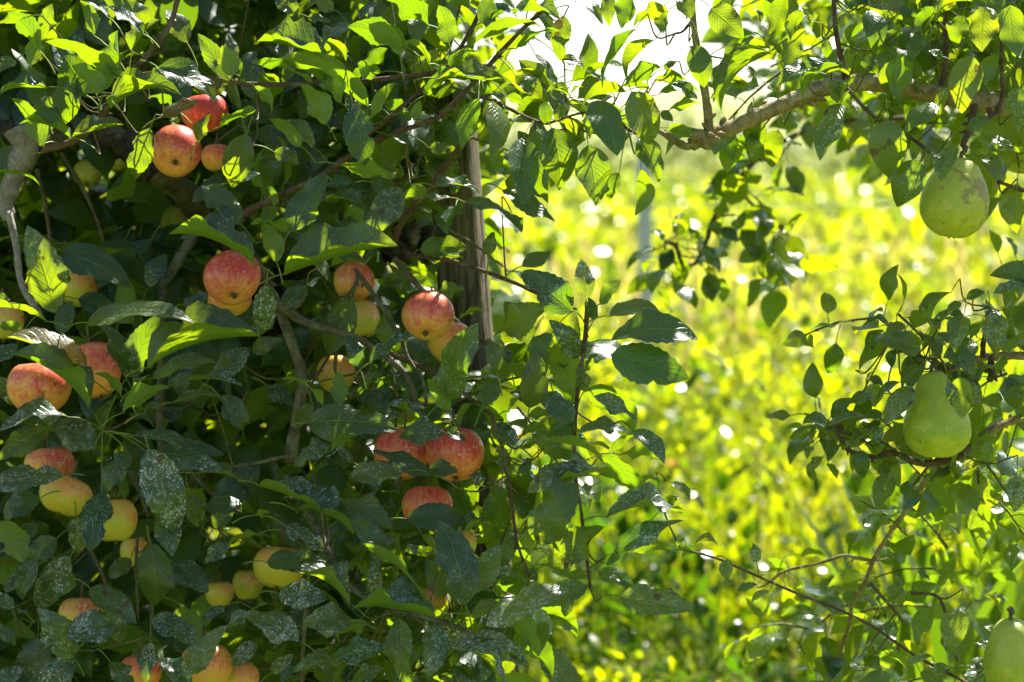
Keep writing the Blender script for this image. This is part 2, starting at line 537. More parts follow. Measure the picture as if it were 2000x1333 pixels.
def ribbons(base, height, width, lean, az, curve, nseg=4, tip=0.05, wprof=None):
    """vectorised grass blades. all args arrays of length n"""
    n = len(base)
    u = np.linspace(0, 1, nseg + 1)
    dirx, diry = np.cos(az), np.sin(az)
    out = (lean[:, None] * u + curve[:, None] * u ** 2.2) * height[:, None]
    zz = height[:, None] * u * (1 - 0.45 * np.clip(curve[:, None], 0, 1.6) * u ** 2)
    cx = base[:, 0:1] + dirx[:, None] * out
    cy = base[:, 1:2] + diry[:, None] * out
    cz = base[:, 2:3] + zz
    pr = wprof(u) if wprof is not None else np.maximum(tip, 1 - u ** 1.7)
    wx = -diry[:, None] * width[:, None] * pr * 0.5
    wy = dirx[:, None] * width[:, None] * pr * 0.5
    V = np.zeros((n, nseg + 1, 2, 3))
    V[:, :, 0] = np.stack([cx - wx, cy - wy, cz], -1)
    V[:, :, 1] = np.stack([cx + wx, cy + wy, cz], -1)
    per = (nseg + 1) * 2
    f = np.array([(2 * k, 2 * k + 1, 2 * k + 3, 2 * k + 2) for k in range(nseg)])
    F = (np.arange(n) * per)[:, None, None] + f[None]
    return V.reshape(-1, 3), F.reshape(-1, 4), per

def scatter(n, y0, y1, rg, margin=1.2, k=0.26, power=1.0):
    y = y0 * (y1 / y0) ** (rg.random(n) ** power)
    x = (rg.random(n) * 2 - 1) * (k * y + margin)
    return np.stack([x, y, np.zeros(n)], 1)

def patch(b, rg):
    x, y = b[:, 0], b[:, 1]
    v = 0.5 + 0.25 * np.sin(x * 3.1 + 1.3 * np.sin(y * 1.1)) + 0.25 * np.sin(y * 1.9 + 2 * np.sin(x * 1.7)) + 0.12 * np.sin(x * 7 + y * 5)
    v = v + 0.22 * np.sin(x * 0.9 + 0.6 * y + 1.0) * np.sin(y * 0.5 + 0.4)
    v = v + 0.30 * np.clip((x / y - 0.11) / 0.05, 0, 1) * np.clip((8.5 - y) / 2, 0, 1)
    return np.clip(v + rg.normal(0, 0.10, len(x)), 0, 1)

def build_meadow():
    rg = np.random.default_rng(5)
    # tall grass
    n = 42000
    b = scatter(n, 6.5, 60, rg)
    clump = 0.5 + 0.5 * np.sin(b[:, 0] * 2.1 + np.sin(b[:, 1] * 1.3) * 2) * np.sin(b[:, 1] * 1.7)
    h = (0.28 + 0.55 * rg.random(n)) * (0.7 + 0.5 * clump)
    far = np.clip(b[:, 1] / 12, 0.8, 3.0)
    V, F, per = ribbons(b, h, (0.006 + 0.008 * rg.random(n)) * far, rg.normal(0.1, 0.16, n), rg.random(n) * 6.28, rg.random(n) * 0.9)
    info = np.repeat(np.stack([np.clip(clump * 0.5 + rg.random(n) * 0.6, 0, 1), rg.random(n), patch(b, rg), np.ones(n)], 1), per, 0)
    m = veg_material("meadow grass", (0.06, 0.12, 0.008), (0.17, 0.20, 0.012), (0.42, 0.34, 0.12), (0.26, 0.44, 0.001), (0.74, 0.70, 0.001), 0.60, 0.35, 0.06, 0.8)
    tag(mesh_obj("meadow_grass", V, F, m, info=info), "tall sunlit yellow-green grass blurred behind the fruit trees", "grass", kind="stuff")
    # leafy weeds between the grass: short broad leaves at all heights
    n = 95000
    b = scatter(n, 5.5, 50, rg)
    cl = 0.5 + 0.5 * np.sin(b[:, 0] * 3.3 + 1.7) * np.sin(b[:, 1] * 2.3 + b[:, 0])
    b[:, 2] = (rg.random(n) ** 0.8) * (0.42 + 0.62 * cl) * np.clip((b[:, 1] - 4.9) / 2.2, 0.3, 1)
    far = np.clip(b[:, 1] / 10, 0.75, 1.8)
    hh = (0.022 + 0.065 * rg.random(n) ** 2.2) * far
    V, F, per = ribbons(b, hh, hh * (0.45 + 0.25 * rg.random(n)), rg.normal(0.9, 0.6, n), rg.random(n) * 6.28, rg.normal(0.4, 0.6, n), 3, wprof=lambda u: np.maximum(0.08, np.sin(math.pi * (0.1 + 0.9 * u)) ** 0.7))
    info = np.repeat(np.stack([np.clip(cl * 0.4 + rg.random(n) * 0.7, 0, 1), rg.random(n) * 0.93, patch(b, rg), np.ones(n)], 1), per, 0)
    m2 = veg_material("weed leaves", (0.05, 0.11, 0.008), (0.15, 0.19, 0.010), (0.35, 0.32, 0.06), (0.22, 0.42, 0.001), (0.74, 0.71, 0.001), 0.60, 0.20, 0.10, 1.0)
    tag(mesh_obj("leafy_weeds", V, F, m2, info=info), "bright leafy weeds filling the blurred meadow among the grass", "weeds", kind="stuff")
    # pale flowering grass plumes
    n = 380
    b = scatter(n, 8.5, 18, rg, 0.8)
    h = 0.75 + 0.45 * rg.random(n)
    V1, F1, p1 = ribbons(b, h, np.full(n, 0.006), rg.normal(0.05, 0.1, n), rg.random(n) * 6.28, rg.random(n) * 0.35, 4, 0.6)
    tips = V1.reshape(n, p1 // 2, 2, 3)[:, -1].mean(1)
    Vs, Fs, o = [V1], [F1], len(V1)
    for k in range(7):
        bb = tips - np.array((0, 0, 1)) * (0.03 + 0.022 * k)
        V2, F2, p2 = ribbons(bb, 0.07 + 0.05 * rg.random(n), 0.010 + 0.012 * rg.random(n), rg.normal(0.35, 0.25, n), rg.random(n) * 6.28, rg.random(n) * 0.6, 2, wprof=lambda u: np.array((0.5, 1.0, 0.1)))
        Vs.append(V2); Fs.append(F2 + o); o += len(V2)
    V = np.concatenate(Vs)
    info = np.tile((0.5, 0.2, 0.5, 1.0), (len(V), 1)); info[:, 0] = rg.random(len(V))
    m3 = veg_material("grass plumes", (0.30, 0.26, 0.07), (0.44, 0.36, 0.13), (0.4, 0.35, 0.2), (0.56, 0.48, 0.08), (0.66, 0.54, 0.16), 0.45, 0.6, 0.2)
    tag(mesh_obj("grass_plumes", V, np.concatenate(Fs), m3, info=info), "pale straw-coloured flowering grass heads rising from the meadow", "grass", kind="stuff")
    # small blurred flowers
    def flowers(name, n, col, label, box, size):
        Vs, Fs, FM, o = [], [], [], 0
        for q in range(n):
            y = box[2] + (box[3] - box[2]) * rg.random(); x = box[0] + (box[1] - box[0]) * rg.random()
            z = 0.25 + 0.5 * rg.random()
            c = np.array((x, y, z))
            st = np.array([c + (0.003, 0, 0), c - (0.003, 0, 0), c - (0.003, 0, z), c - (-0.003, 0, z)])
            Vs.append(st); Fs.append(np.array([[0, 1, 2, 3]]) + o); o += 4; FM.append(1)
            for k in range(8):
                a = k * 0.785 + rg.random() * 0.3
                d = np.array((math.cos(a), math.sin(a), 0.25)); e = np.array((-math.sin(a), math.cos(a), 0))
                r = size * (0.8 + 0.4 * rg.random())
                Vs.append(np.array([c, c + d * r * 0.6 + e * r * 0.28, c + d * r, c + d * r * 0.6 - e * r * 0.28]))
                Fs.append(np.array([[0, 1, 2, 3]]) + o); o += 4; FM.append(0)
        mt = plain(name + " petals", col, 0.6, 0.3, 0.2, 30, tuple(min(1, c * 1.2) for c in col), 0.45)
        tag(mesh_obj(name, np.concatenate(Vs), np.concatenate(Fs), [mt, M['petiole']], fmat=FM), label, "flowers", kind="stuff")
    flowers("orange_flowers", 40, (0.75, 0.14, 0.02), "small orange flower heads scattered in the blurred meadow", (-0.6, 2.4, 6.5, 12), 0.035)
    flowers("white_flowers", 36, (0.75, 0.66, 0.66), "pale pinkish white flower heads low in the blurred meadow", (0.2, 2.6, 6.3, 11), 0.024)
    # far hedge behind the meadow
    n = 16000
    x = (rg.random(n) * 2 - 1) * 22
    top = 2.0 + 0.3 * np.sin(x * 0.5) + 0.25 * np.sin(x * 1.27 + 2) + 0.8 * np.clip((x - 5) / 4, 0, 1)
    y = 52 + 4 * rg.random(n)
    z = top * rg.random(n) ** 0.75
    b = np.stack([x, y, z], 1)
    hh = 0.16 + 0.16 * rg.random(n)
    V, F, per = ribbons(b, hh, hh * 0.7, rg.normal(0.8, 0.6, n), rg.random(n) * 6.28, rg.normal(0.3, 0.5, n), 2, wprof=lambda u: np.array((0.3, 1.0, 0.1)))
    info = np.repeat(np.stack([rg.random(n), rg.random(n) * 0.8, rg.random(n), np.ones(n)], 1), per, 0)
    m4 = veg_material("hedge leaves", (0.20, 0.26, 0.08), (0.29, 0.33, 0.13), (0.3, 0.3, 0.15), (0.60, 0.68, 0.25), (0.75, 0.78, 0.38), 0.6, 0.4, 0.4)  # pale leaf tones put the bright haze of distance into the colour
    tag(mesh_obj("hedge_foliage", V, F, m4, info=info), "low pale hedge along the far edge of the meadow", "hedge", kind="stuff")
build_meadow()

# ------------------------------------------------------------------ wooden post
def build_post():
    t = NT("weathered post wood")
    pos = t.coord("Object")
    g = t.noise(t.mapping(pos, (60, 60, 3.0)), 1.0, 6.0, 0.65)
    g2 = t.noise(t.mapping(pos, (18, 18, 1.2)), 1.0, 4.0)
    c = t.mix(t.ramp(g, 0.32, 0.68), (0.022, 0.017, 0.012), (0.21, 0.17, 0.115))
    c = t.mix(t.math('MULTIPLY', t.ramp(g2, 0.5, 0.7), 0.4), c, (0.22, 0.20, 0.16))
    c = t.mix(t.math('MULTIPLY', t.ramp(t.noise(pos, 14, 4), 0.58, 0.70), 0.5), c, (0.10, 0.12, 0.05))
    m = t.finish(t.principled(c, 0.85, 0.2, t.bump(g, 0.9, 0.004)))
    top, bot = P(874, 148, 3.86), P(978, 1500, 3.86)
    ax = nrm(top - bot)
    bot = bot - ax * (bot[2] / ax[2]); bot = bot - ax * 0.05
    L = np.linalg.norm(top - bot)
    rows, seg = 70, 72
    rg = np.random.default_rng(3)
    x = nrm(np.cross(ax, (0, 1, 0))); y = np.cross(ax, x)
    crack = np.zeros(seg)
    depth = {}
    for k in range(16):
        depth[rg.integers(0, seg)] = (rg.random() * 0.7, 0.15 + rg.random() * 0.5, 0.004 + 0.007 * rg.random())
    V = []
    rot = R(-13)
    for i in range(rows + 1):
        u = i / rows
        for k in range(seg):
            a = k * 2 * math.pi / seg
            # rounded square section, one face turned a little to the right
            sq = 1.0 / (abs(math.cos(a - rot)) ** 9 + abs(math.sin(a - rot)) ** 9) ** (1 / 9)
            r = 0.036 * (1 - 0.03 * u) * sq * (1 + 0.008 * math.sin(3 * a + u * 3) + 0.006 * math.sin(9 * a + 4 * u))
            r += 0.0012 * math.sin(23 * a + 2 * math.sin(u * 5)) + 0.0008 * (rg.random() - .5)
            if k in depth and depth[k][0] < u < depth[k][0] + depth[k][1]:
                w = (u - depth[k][0]) / depth[k][1]
                r -= depth[k][2] * math.sin(math.pi * w) ** 0.5
            V.append(bot + ax * L * u + (math.cos(a) * x + math.sin(a) * y) * r)
    F = []
    for i in range(rows):
        for k in range(seg):
            k2 = (k + 1) % seg
            F.append((i * seg + k, i * seg + k2, (i + 1) * seg + k2, (i + 1) * seg + k))
    root = empty("wooden_post", (bot[0], bot[1], 0))
    tag(root, "weathered round wooden post standing behind the apple branches", "post")
    mesh_obj("shaft", np.array(V), F, m, root, origin=bot)
    Vt = [top + (math.cos(a) * x + math.sin(a) * y) * r + ax * h for h, r in ((-.002, 0.035), (.006, 0.031), (0.010, 0.016)) for a in np.arange(24) * 2 * math.pi / 24] + [top + ax * 0.011]
    Ft = [(j * 24 + k, j * 24 + (k + 1) % 24, (j + 1) * 24 + (k + 1) % 24, (j + 1) * 24 + k) for j in range(2) for k in range(24)] + [(48 + k, 48 + (k + 1) % 24, 72) for k in range(24)]
    mesh_obj("top_cut", np.array(Vt), Ft, m, root, origin=top)
build_post()

def build_trellis():
    metal = plain("galvanised steel", (0.58, 0.59, 0.58), 0.45, 0.6, 0.15, 25)
    wirem = plain("fence wire", (0.20, 0.19, 0.18), 0.5, 0.5, 0.2, 40)
    top = P(1258, 258, 9.5)
    base = np.array((top[0] + 0.02, top[1], -0.1))
    root = empty("trellis_stake", (base[0], base[1], 0))
    tag(root, "blurred grey metal stake standing in the meadow behind the pear leaves", "stake")
    w = 0.028
    sec = [(-w, 0), (-w, -0.006), (w, -0.006), (w, 0), (0.005, 0.002), (0.004, 0.03), (-0.004, 0.03), (-0.005, 0.002)]
    V = [np.array((base[0] + a + (top[0] - base[0]) * u, base[1] + b, base[2] + (top[2] - base[2]) * u)) for u in (0, 1) for a, b in sec]
    F = [(k, (k + 1) % 8, 8 + (k + 1) % 8, 8 + k) for k in range(8)] + [tuple(range(7, -1, -1)), tuple(range(8, 16))]
    mesh_obj("stake_profile", np.array(V), F, metal, root, smooth=False, origin=base)
    for k, z in enumerate((top[2] - 0.06, top[2] - 0.29)):
        c = np.array((top[0], top[1] - 0.012, z))
        V, F = tube([c + (-0.012, 0, -0.01), c + (0, -0.010, 0.01), c + (0.012, 0, -0.01)], [0.003] * 3, 5, 0.02)
        mesh_obj("wire_clip", V, fix_faces(F), metal, root, origin=c)
    for lab, z0, y0 in (("thin blurred wire strung along the grey stake, upper of the two", top[2] - 0.06, top[1]),
                        ("thin blurred wire strung along the grey stake, lower of the two", top[2] - 0.29, top[1])):
        pts = [np.array((x, y0 - 0.016, z0 - 0.004 * math.sin((x + 4) * 0.8))) for x in np.linspace(-4, 5, 14)]
        V, F = tube(pts, [0.0022] * 14, 5, 0.02)
        tag(mesh_obj("trellis_wire", V, fix_faces(F), wirem, origin=pts[0]), lab, "wire", "wires of the trellis behind the trees")
build_trellis()

# ------------------------------------------------------------------ fruit materials
def fruit_material(name, kind):
    t = NT(name)
    at = t.n("Attribute", attribute_name="info")
    sep = t.n("SeparateColor"); t.t.links.new(at.outputs["Color"], sep.inputs[0])
    blush, rnd, spk = sep.outputs
    uv = t.n("SeparateXYZ"); t.t.links.new(t.coord("UV"), uv.inputs[0])
    pos = t.coord("Object")
    if kind == 'apple':
        cv = t.n("CombineXYZ"); t.set(cv.inputs[0], t.math('MULTIPLY', uv.outputs[0], 46.0)); t.set(cv.inputs[1], t.math('MULTIPLY', uv.outputs[1], 2.4)); t.set(cv.inputs[2], t.math('MULTIPLY', rnd, 40.0))
        streak = t.noise(cv.outputs[0], 1.0, 4.0, 0.6)
        mott = t.noise(pos, 42, 5.0, 0.65)
        b = t.math('ADD', blush, t.math('ADD', t.math('MULTIPLY', t.math('SUBTRACT', streak, 0.5), 0.85), t.math('ADD', t.math('MULTIPLY', t.math('SUBTRACT', mott, 0.5), 1.2), t.math('MULTIPLY', t.math('SUBTRACT', t.noise(pos, 210, 2.0), 0.5), 0.7))))
        c = t.mix(rnd, (0.72, 0.46, 0.045), (0.56, 0.55, 0.06))
        c = t.mix(t.ramp(b, 0.15, 0.55), c, (0.82, 0.35, 0.085))
        c = t.mix(t.ramp(b, 0.50, 0.85), c, (0.74, 0.17, 0.085))
        c = t.mix(t.ramp(b, 0.82, 1.15), c, (0.60, 0.055, 0.04))
        v = t.voro(pos, 230)
        len_ = t.ramp(v.outputs["Distance"], 0.10, 0.17, 1.0, 0.0)
        c = t.mix(t.math('MULTIPLY', len_, 0.55), c, (0.72, 0.56, 0.36))
        v2 = t.voro(t.mapping(pos, (1, 1, 1), (.3, .7, .2)), 240)
        cs = t.n("SeparateColor"); t.t.links.new(v2.outputs["Color"], cs.inputs[0])
        sm = t.ramp(t.noise(pos, 26, 2.0), 0.42, 0.66)
        dots = t.math('LESS_THAN', v2.outputs["Distance"], t.math('MULTIPLY', t.math('MULTIPLY', cs.outputs[0], cs.outputs[1]), t.math('MULTIPLY', sm, t.math('MULTIPLY', spk, 0.95))))
        c = t.mix(t.math('MULTIPLY', dots, 0.7), c, (0.72, 0.68, 0.64))
        scab = t.ramp(t.noise(t.mapping(pos, (1, 1, 1), (2, 5, 1)), 75, 2.0), 0.68, 0.73)
        c = t.mix(t.math('MULTIPLY', scab, 0.7), c, (0.10, 0.05, 0.025))
        dim = t.ramp(uv.outputs[1], 0.90, 0.985)
        c = t.mix(t.math('MULTIPLY', dim, 0.5), c, (0.22, 0.19, 0.05))
        h = t.math('ADD', t.math('MULTIPLY', t.noise(pos, 120, 3), 0.5), t.math('MULTIPLY', len_, 0.2))
        sh = t.principled(c, t.math('ADD', t.math('MULTIPLY', mott, 0.2), 0.24), 0.5, t.bump(h, 0.25, 0.0012))
    else:
        n = t.noise(pos, 30, 4.0)
        c = t.mix(t.ramp(n, 0.3, 0.7), (0.27, 0.38, 0.018), (0.44, 0.50, 0.035))
        c = t.mix(t.math('MULTIPLY', blush, 0.75), c, (0.55, 0.53, 0.08))
        rus = t.math('MULTIPLY', t.ramp(t.math('ADD', t.noise(pos, 42, 5.0, 0.65), t.math('MULTIPLY', t.math('SUBTRACT', spk, 0.5), 0.36)), 0.56, 0.68), 0.62)
        c = t.mix(rus, c, (0.20, 0.105, 0.045))
        v = t.voro(pos, 230)
        dots = t.ramp(v.outputs["Distance"], 0.17, 0.30, 1.0, 0.0)
        c = t.mix(t.math('MULTIPLY', dots, t.math('MULTIPLY', t.ramp(t.noise(pos, 60, 2.0), 0.35, 0.65), 0.75)), c, (0.60, 0.63, 0.33))
        sc = t.ramp(t.noise(t.mapping(pos, (1, 1, 1), (4, 2, 9)), 60, 2.0), 0.72, 0.76)
        c = t.mix(t.math('MULTIPLY', sc, 0.6), c, (0.12, 0.07, 0.03))
        h = t.math('ADD', t.noise(pos, 90, 3), t.math('MULTIPLY', dots, 0.35))
        sh = t.principled(c, 0.42, 0.45, t.bump(h, 0.35, 0.0014))
    return t.finish(sh)
M['apple'] = fruit_material("apple skin", 'apple')
M['pear'] = fruit_material("pear skin", 'pear')
M['calyx'] = plain("dried calyx", (0.16, 0.12, 0.05), 0.9, 0.1, 0.4, 120)
M['stem'] = plain("fruit stem", (0.14, 0.10, 0.04), 0.7, 0.3, 0.3, 150)

def lathe(prof, c, axis, seg, jitter, rg, info_fn, lob=0.0):
    """prof: list of (r, h) from the stem end down; axis points to the stem end"""
    axis = nrm(axis)
    x = nrm(np.cross(axis, (0.2, 1, 0.1))); y = np.cross(axis, x)
    V, U, I = [], [], []
    n = len(prof)
    a0 = rg.random() * 6.28
    k1, k2, k3 = rg.random(3) * 6.28
    for i, (r, h) in enumerate(prof):
        for k in range(seg + 1):
            a = a0 + k * 2 * math.pi / seg
            q = 1 + jitter * (math.sin(a + k1) * 0.7 + math.sin(2 * a + k2) * 0.6 + 0.35 * math.sin(3 * a + k3)) 
            q += lob * math.sin(5 * a) * (i / n) ** 3
            hh = h * (1 + jitter * 0.6 * math.sin(a + k3))
            p = c + axis * hh + (math.cos(a) * x + math.sin(a) * y) * r * q
            V.append(p); U.append((k / seg, i / (n - 1)))
            I.append(info_fn(nrm(p - c), i / (n - 1)))
    F = []
    w = seg + 1
    for i in range(n - 1):
        for k in range(seg):
            F.append((i * w + k, (i + 1) * w + k, (i + 1) * w + k + 1, i * w + k + 1))
    return np.array(V), F, np.array(U), np.array(I)

def build_apple(px, py, dia, d, calyx, blush, green, label, hr=0.93, to=None, spk=0.6, jit=0.035):
    """calyx: direction of the blossom end; blush 0..1; green 0..1"""
    rg = np.random.default_rng(int(px * 7 + py))
    c = P(px, py, d)
    r0 = dia * 0.5 * K * d
    axis = -nrm(calyx)
    prof = []
    N = 22
    for i in range(N + 1):
        ph = math.pi * i / N
        r = math.sin(ph) * (1 + 0.07 * math.cos(ph)) ** 1.0
        h = math.cos(ph) * hr
        h -= 0.42 * math.exp(-(ph / 0.36) ** 2) 
        h += 0.17 * math.exp(-((math.pi - ph) / 0.36) ** 2)
        if i == 0: r = 0.0005
        if i == N: r = 0.0005
        prof.append((r * r0, h * r0))
    bdir = nrm((0.25 + rg.normal(0, .25), -0.15 + rg.normal(0, .3), 0.9))
    def info(nv, v):
        b = blush + (0.14 if blush > 0.41 else 0.03) + 0.34 * float(nv @ bdir) - 0.15 * max(0, v - 0.75)
        return (min(1.2, max(0, b)), green, spk, 1)
    V, F, U, I = lathe(prof, c, axis, 28, jit, rg, info, 0.03)
    root = empty("apple", c)
    tag(root, label, "apple", "apples on the apple tree")
    mesh_obj("skin", V, F, M['apple'], root, U, I, origin=c)
    # calyx: a ring of small dried sepals in the hollow
    x = nrm(np.cross(axis, (0.2, 1, 0.1))); y = np.cross(axis, x)
    b0 = c - axis * r0 * (hr - 0.16)
    Vs, Fs = [], []
    for k in range(5):
        a = k * 1.2566 + rg.random() * .4
        dd = math.cos(a) * x + math.sin(a) * y; ee = np.cross(axis, dd)
        o = len(Vs)
        Vs += [b0 + ee * r0 * .05, b0 - ee * r0 * .05, b0 + dd * r0 * 0.10 - axis * r0 * 0.10 - ee * r0 * .055, b0 + dd * r0 * 0.10 - axis * r0 * .10 + ee * r0 * .055, b0 + dd * r0 * 0.03 - axis * r0 * 0.22]
        Fs += [(o, o + 1, o + 2, o + 3), (o + 3, o + 2, o + 4)]
    o = len(Vs)
    for k in range(6):
        a = k * 1.047; Vs.append(b0 - axis * r0 * 0.02 + (math.cos(a) * x + math.sin(a) * y) * r0 * 0.11)
    Fs.append(tuple(range(o, o + 6)))
    mesh_obj("calyx", np.array(Vs), Fs, M['calyx'], root, origin=b0)
    s0 = c + axis * r0 * (hr - 0.44)
    s1 = s0 + axis * r0 * 0.85 + np.array((0, 0.004, r0 * 0.15))
    if to is not None: s1 = to
    V, F = tube(smooth_path([s0, s0 + axis * r0 * 0.5, s1], 4), [0.0014] * 4 + [0.0016] * 4 + [0.0022], 6, 0.05)
    mesh_obj("stem", V, fix_faces(F), M['stem'], root, origin=s0)
    return c, r0

PEAR_PROF = [(0.0, 1.00), (0.10, 0.99), (0.19, 0.955), (0.265, 0.88), (0.32, 0.76), (0.37, 0.62), (0.43, 0.46), (0.53, 0.29), (0.65, 0.12),
             (0.755, -0.05), (0.825, -0.22), (0.845, -0.38), (0.81, -0.54), (0.725, -0.68), (0.60, -0.79), (0.44, -0.88), (0.28, -0.935), (0.17, -0.93), (0.11, -0.90), (0.05, -0.86), (0.0005, -0.855)]
def build_pear(px, py, w, h, d, axis, label, blush=0.3, rus=0.3, stem_to=None, fat=1.0):
    rg = np.random.default_rng(int(px * 3 + py))
    c = P(px, py, d)
    sh = h * 0.5 * K * d / 0.965
    sw = w * 0.5 * K * d / 0.845
    pr = smooth_path([np.array((r, hh, 0)) for r, hh in PEAR_PROF], 2)
    def neck(r, hh):
        return r + (fat - 1.0) * 0.5 * max(0, min(1, hh * 1.6 + 0.45)) * math.sqrt(max(0, 1 - max(0, hh) ** 3)) if hh < 0.995 else r
    sft = 0.16 if fat > 1.3 else 0.0
    prof = [(max(0.0004, neck(p[0], p[1])) * sw, (p[1] + sft * (1 - p[1] ** 2)) * sh) for p in pr]
    bd = nrm((0.5, 0.0, 0.8))
    def info(nv, v):
        return (max(0, min(1, blush + 0.4 * float(nv @ bd))), rg.random() * 0 + 0.5, max(0, min(1, rus + 0.35 * float(nv @ nrm((0.8, -0.4, 0.1))) + 6 * max(0, 0.13 - v))), 1)
    V, F, U, I = lathe(prof, c, axis, 30, 0.03, rg, info, 0.02)
    root = empty("pear", c)
    tag(root, label, "pear", "pears on the pear trees")
    mesh_obj("skin", V, F, M['pear'], root, U, I, origin=c)
    ax = nrm(axis)
    x = nrm(np.cross(ax, (0.2, 1, 0.1))); y = np.cross(ax, x)
    b0 = c - ax * sh * 0.87
    Vs, Fs = [], []
    for k in range(5):
        a = k * 1.2566
        dd = math.cos(a) * x + math.sin(a) * y; ee = np.cross(ax, dd); r = sw * 0.13
        o = len(Vs)
        Vs += [b0 + ee * r * .3, b0 - ee * r * .3, b0 + dd * r - ax * r * .6 - ee * r * .2, b0 + dd * r - ax * r * .6 + ee * r * .2]
        Fs.append((o, o + 1, o + 2, o + 3))
    mesh_obj("calyx", np.array(Vs), Fs, M['calyx'], root, origin=b0)
    s0 = c + ax * sh * 0.985
    s1 = stem_to if stem_to is not None else s0 + ax * 0.03
    mid = (s0 + s1) / 2 + np.array((0.003, -0.003, 0.003))
    V, F = tube(smooth_path([s0 - ax * 0.004, s0 + ax * 0.008, mid, s1], 4), [0.0038] * 2 + [0.0030] * 6 + [0.0034] * 3 + [0.0045] * 2, 8, 0.08)
    mesh_obj("stalk", V, fix_faces(F), M['stem'], root, origin=s0)
    return c

# ------------------------------------------------------------------ apples
DOWN = (0.05, -0.15, -1)
APPLES = [  # px, py, diameter px, depth, blossom end, blush, green, label, height ratio
    (343, 295, 102, 3.50, (0.10, -0.80, -0.45), 0.62, 0.15, "orange-red apple with its dark blossom end facing out, above the grey limb", 0.98),
    (398, 222, 90, 3.59, (0.1, -0.1, -1), 0.85, 0.1, "rosy red apple with a sunlit top, behind the topmost orange-red apple", 0.92),
    (425, 308, 62, 3.66, DOWN, 0.45, 0.3, "dull orange apple mostly hidden beneath the rosy red apple at the top", 0.95),
    (455, 545, 112, 3.48, (0.12, -0.72, -0.60), 0.66, 0.05, "lumpy red-topped orange apple under the big two-toned leaf in the middle", 0.95),
    (447, 585, 84, 3.56, (0.0, -0.5, -0.9), 0.50, 0.0, "orange apple peeking out below the lumpy red-topped apple", 0.8),
    (692, 552, 82, 3.70, (-0.3, -0.6, -0.8), 0.42, 0.1, "orange apple deep in shade between two thin crossing branches", 0.98),
    (702, 625, 82, 3.66, (0.3, -0.3, -1), 0.15, 0.9, "green-yellow apple half hidden by a dark leaf beside the forked branch", 1.0),
    (657, 730, 74, 3.76, DOWN, 0.28, 0.35, "dull yellow-orange apple in deep shade below the forked branch", 1.1),
    (836, 619, 102, 3.50, (-0.08, -0.62, -0.62), 0.52, 0.65, "round pink apple with green blossom end hanging in front of the post", 0.93),
    (882, 668, 86, 3.59, (0.2, -0.3, -1), 0.40, 0.2, "orange-yellow apple tucked behind the round pink apple by the post", 0.98),
    (785, 886, 106, 3.55, (-0.1, -0.3, -1), 0.55, 0.2, "orange-pink apple on the left of the touching pair low by the post", 1.05),
    (888, 887, 116, 3.50, (0.05, -0.35, -0.9), 0.78, 0.1, "large red apple on the right of the touching pair low by the post", 0.97),
    (833, 990, 98, 3.53, (0.0, -0.3, -1), 0.55, 0.3, "pinkish apple behind a dark speckled leaf, below the touching pair", 0.92),
    (79, 756, 128, 3.42, (0.1, -0.1, -1), 0.46, 0.1, "big peach-coloured apple at the far left under a drooping leaf", 0.90),
    (186, 722, 100, 3.49, (0.25, -0.25, -1), 0.60, 0.1, "tall rosy apple with dark streaks next to the big peach-coloured one", 1.2),
    (95, 908, 96, 3.55, DOWN, 0.42, 0.2, "shaded orange apple above the yellow apple at the far left", 0.85),
    (128, 968, 104, 3.47, (-0.3, -0.3, -0.9), 0.20, 0.5, "yellow apple with red streaks lying slanted above a dark pointed leaf", 0.82),
    (222, 1016, 92, 3.50, (0.1, -0.2, -1), 0.20, 0.75, "yellow-green white-speckled apple half covered by a pointed dark leaf", 1.02),
    (150, 560, 80, 3.80, (-0.3, -0.4, -0.9), 0.10, 0.9, "greenish yellow apple in deep shade behind the upright speckled leaf", 1.02),
    (170, 340, 56, 4.02, (0.1, -0.6, -0.8), 0.0, 1.0, "small green apple far inside the tree under the crusted limb", 1.0),
    (226, 318, 48, 4.02, DOWN, 0.05, 1.0, "small yellow-green apple right under the black crusted limb", 0.8),
    (262, 1078, 56, 3.62, DOWN, 0.12, 0.7, "narrow glimpse of a yellow apple behind a thin hanging stem", 1.15),
    (545, 1108, 104, 3.60, (-0.1, -0.3, -1), 0.30, 0.7, "yellow apple with red shoulder above a dark leaf near the bottom", 0.88),
    (430, 1160, 56, 3.72, DOWN, 0.12, 0.6, "small yellow apple deep in the lower leaves, left of the twin", 1.0),
    (484, 1142, 60, 3.78, DOWN, 0.08, 0.9, "small yellow-green apple deep in the lower leaves, right of the twin", 1.1),
    (158, 1203, 92, 3.55, (0, -0.3, -1), 0.38, 0.6, "pale streaky apple low on the left behind two speckled leaves", 0.9),
    (402, 1303, 104, 3.50, (0.1, -0.3, -1), 0.34, 0.3, "yellow-orange apple at the bottom edge behind a grey upright leaf", 0.98),
    (466, 1326, 78, 3.56, DOWN, 0.20, 0.6, "yellow apple cut by the bottom edge beside the yellow-orange one", 0.95),
    (274, 1312, 82, 3.60, DOWN, 0.42, 0.2, "shaded orange apple at the bottom edge behind a narrow leaf", 0.95),
    (848, 1168, 52, 3.70, DOWN, 0.40, 0.2, "small orange apple glimpsed between leaves above the bottom twig", 1.0),
    (905, 1062, 56, 3.62, DOWN, 0.05, 1.0, "green apple showing as a sliver right of the upright glowing leaf", 1.1),
    (340, 432, 58, 4.05, DOWN, 0.0, 1.0, "pale green apple far inside, left of the thick grey limb", 1.1),
    (6, 628, 84, 3.62, DOWN, 0.05, 0.9, "greenish apple cut by the left edge below a glowing leaf", 0.95),
]
CLEAR = []
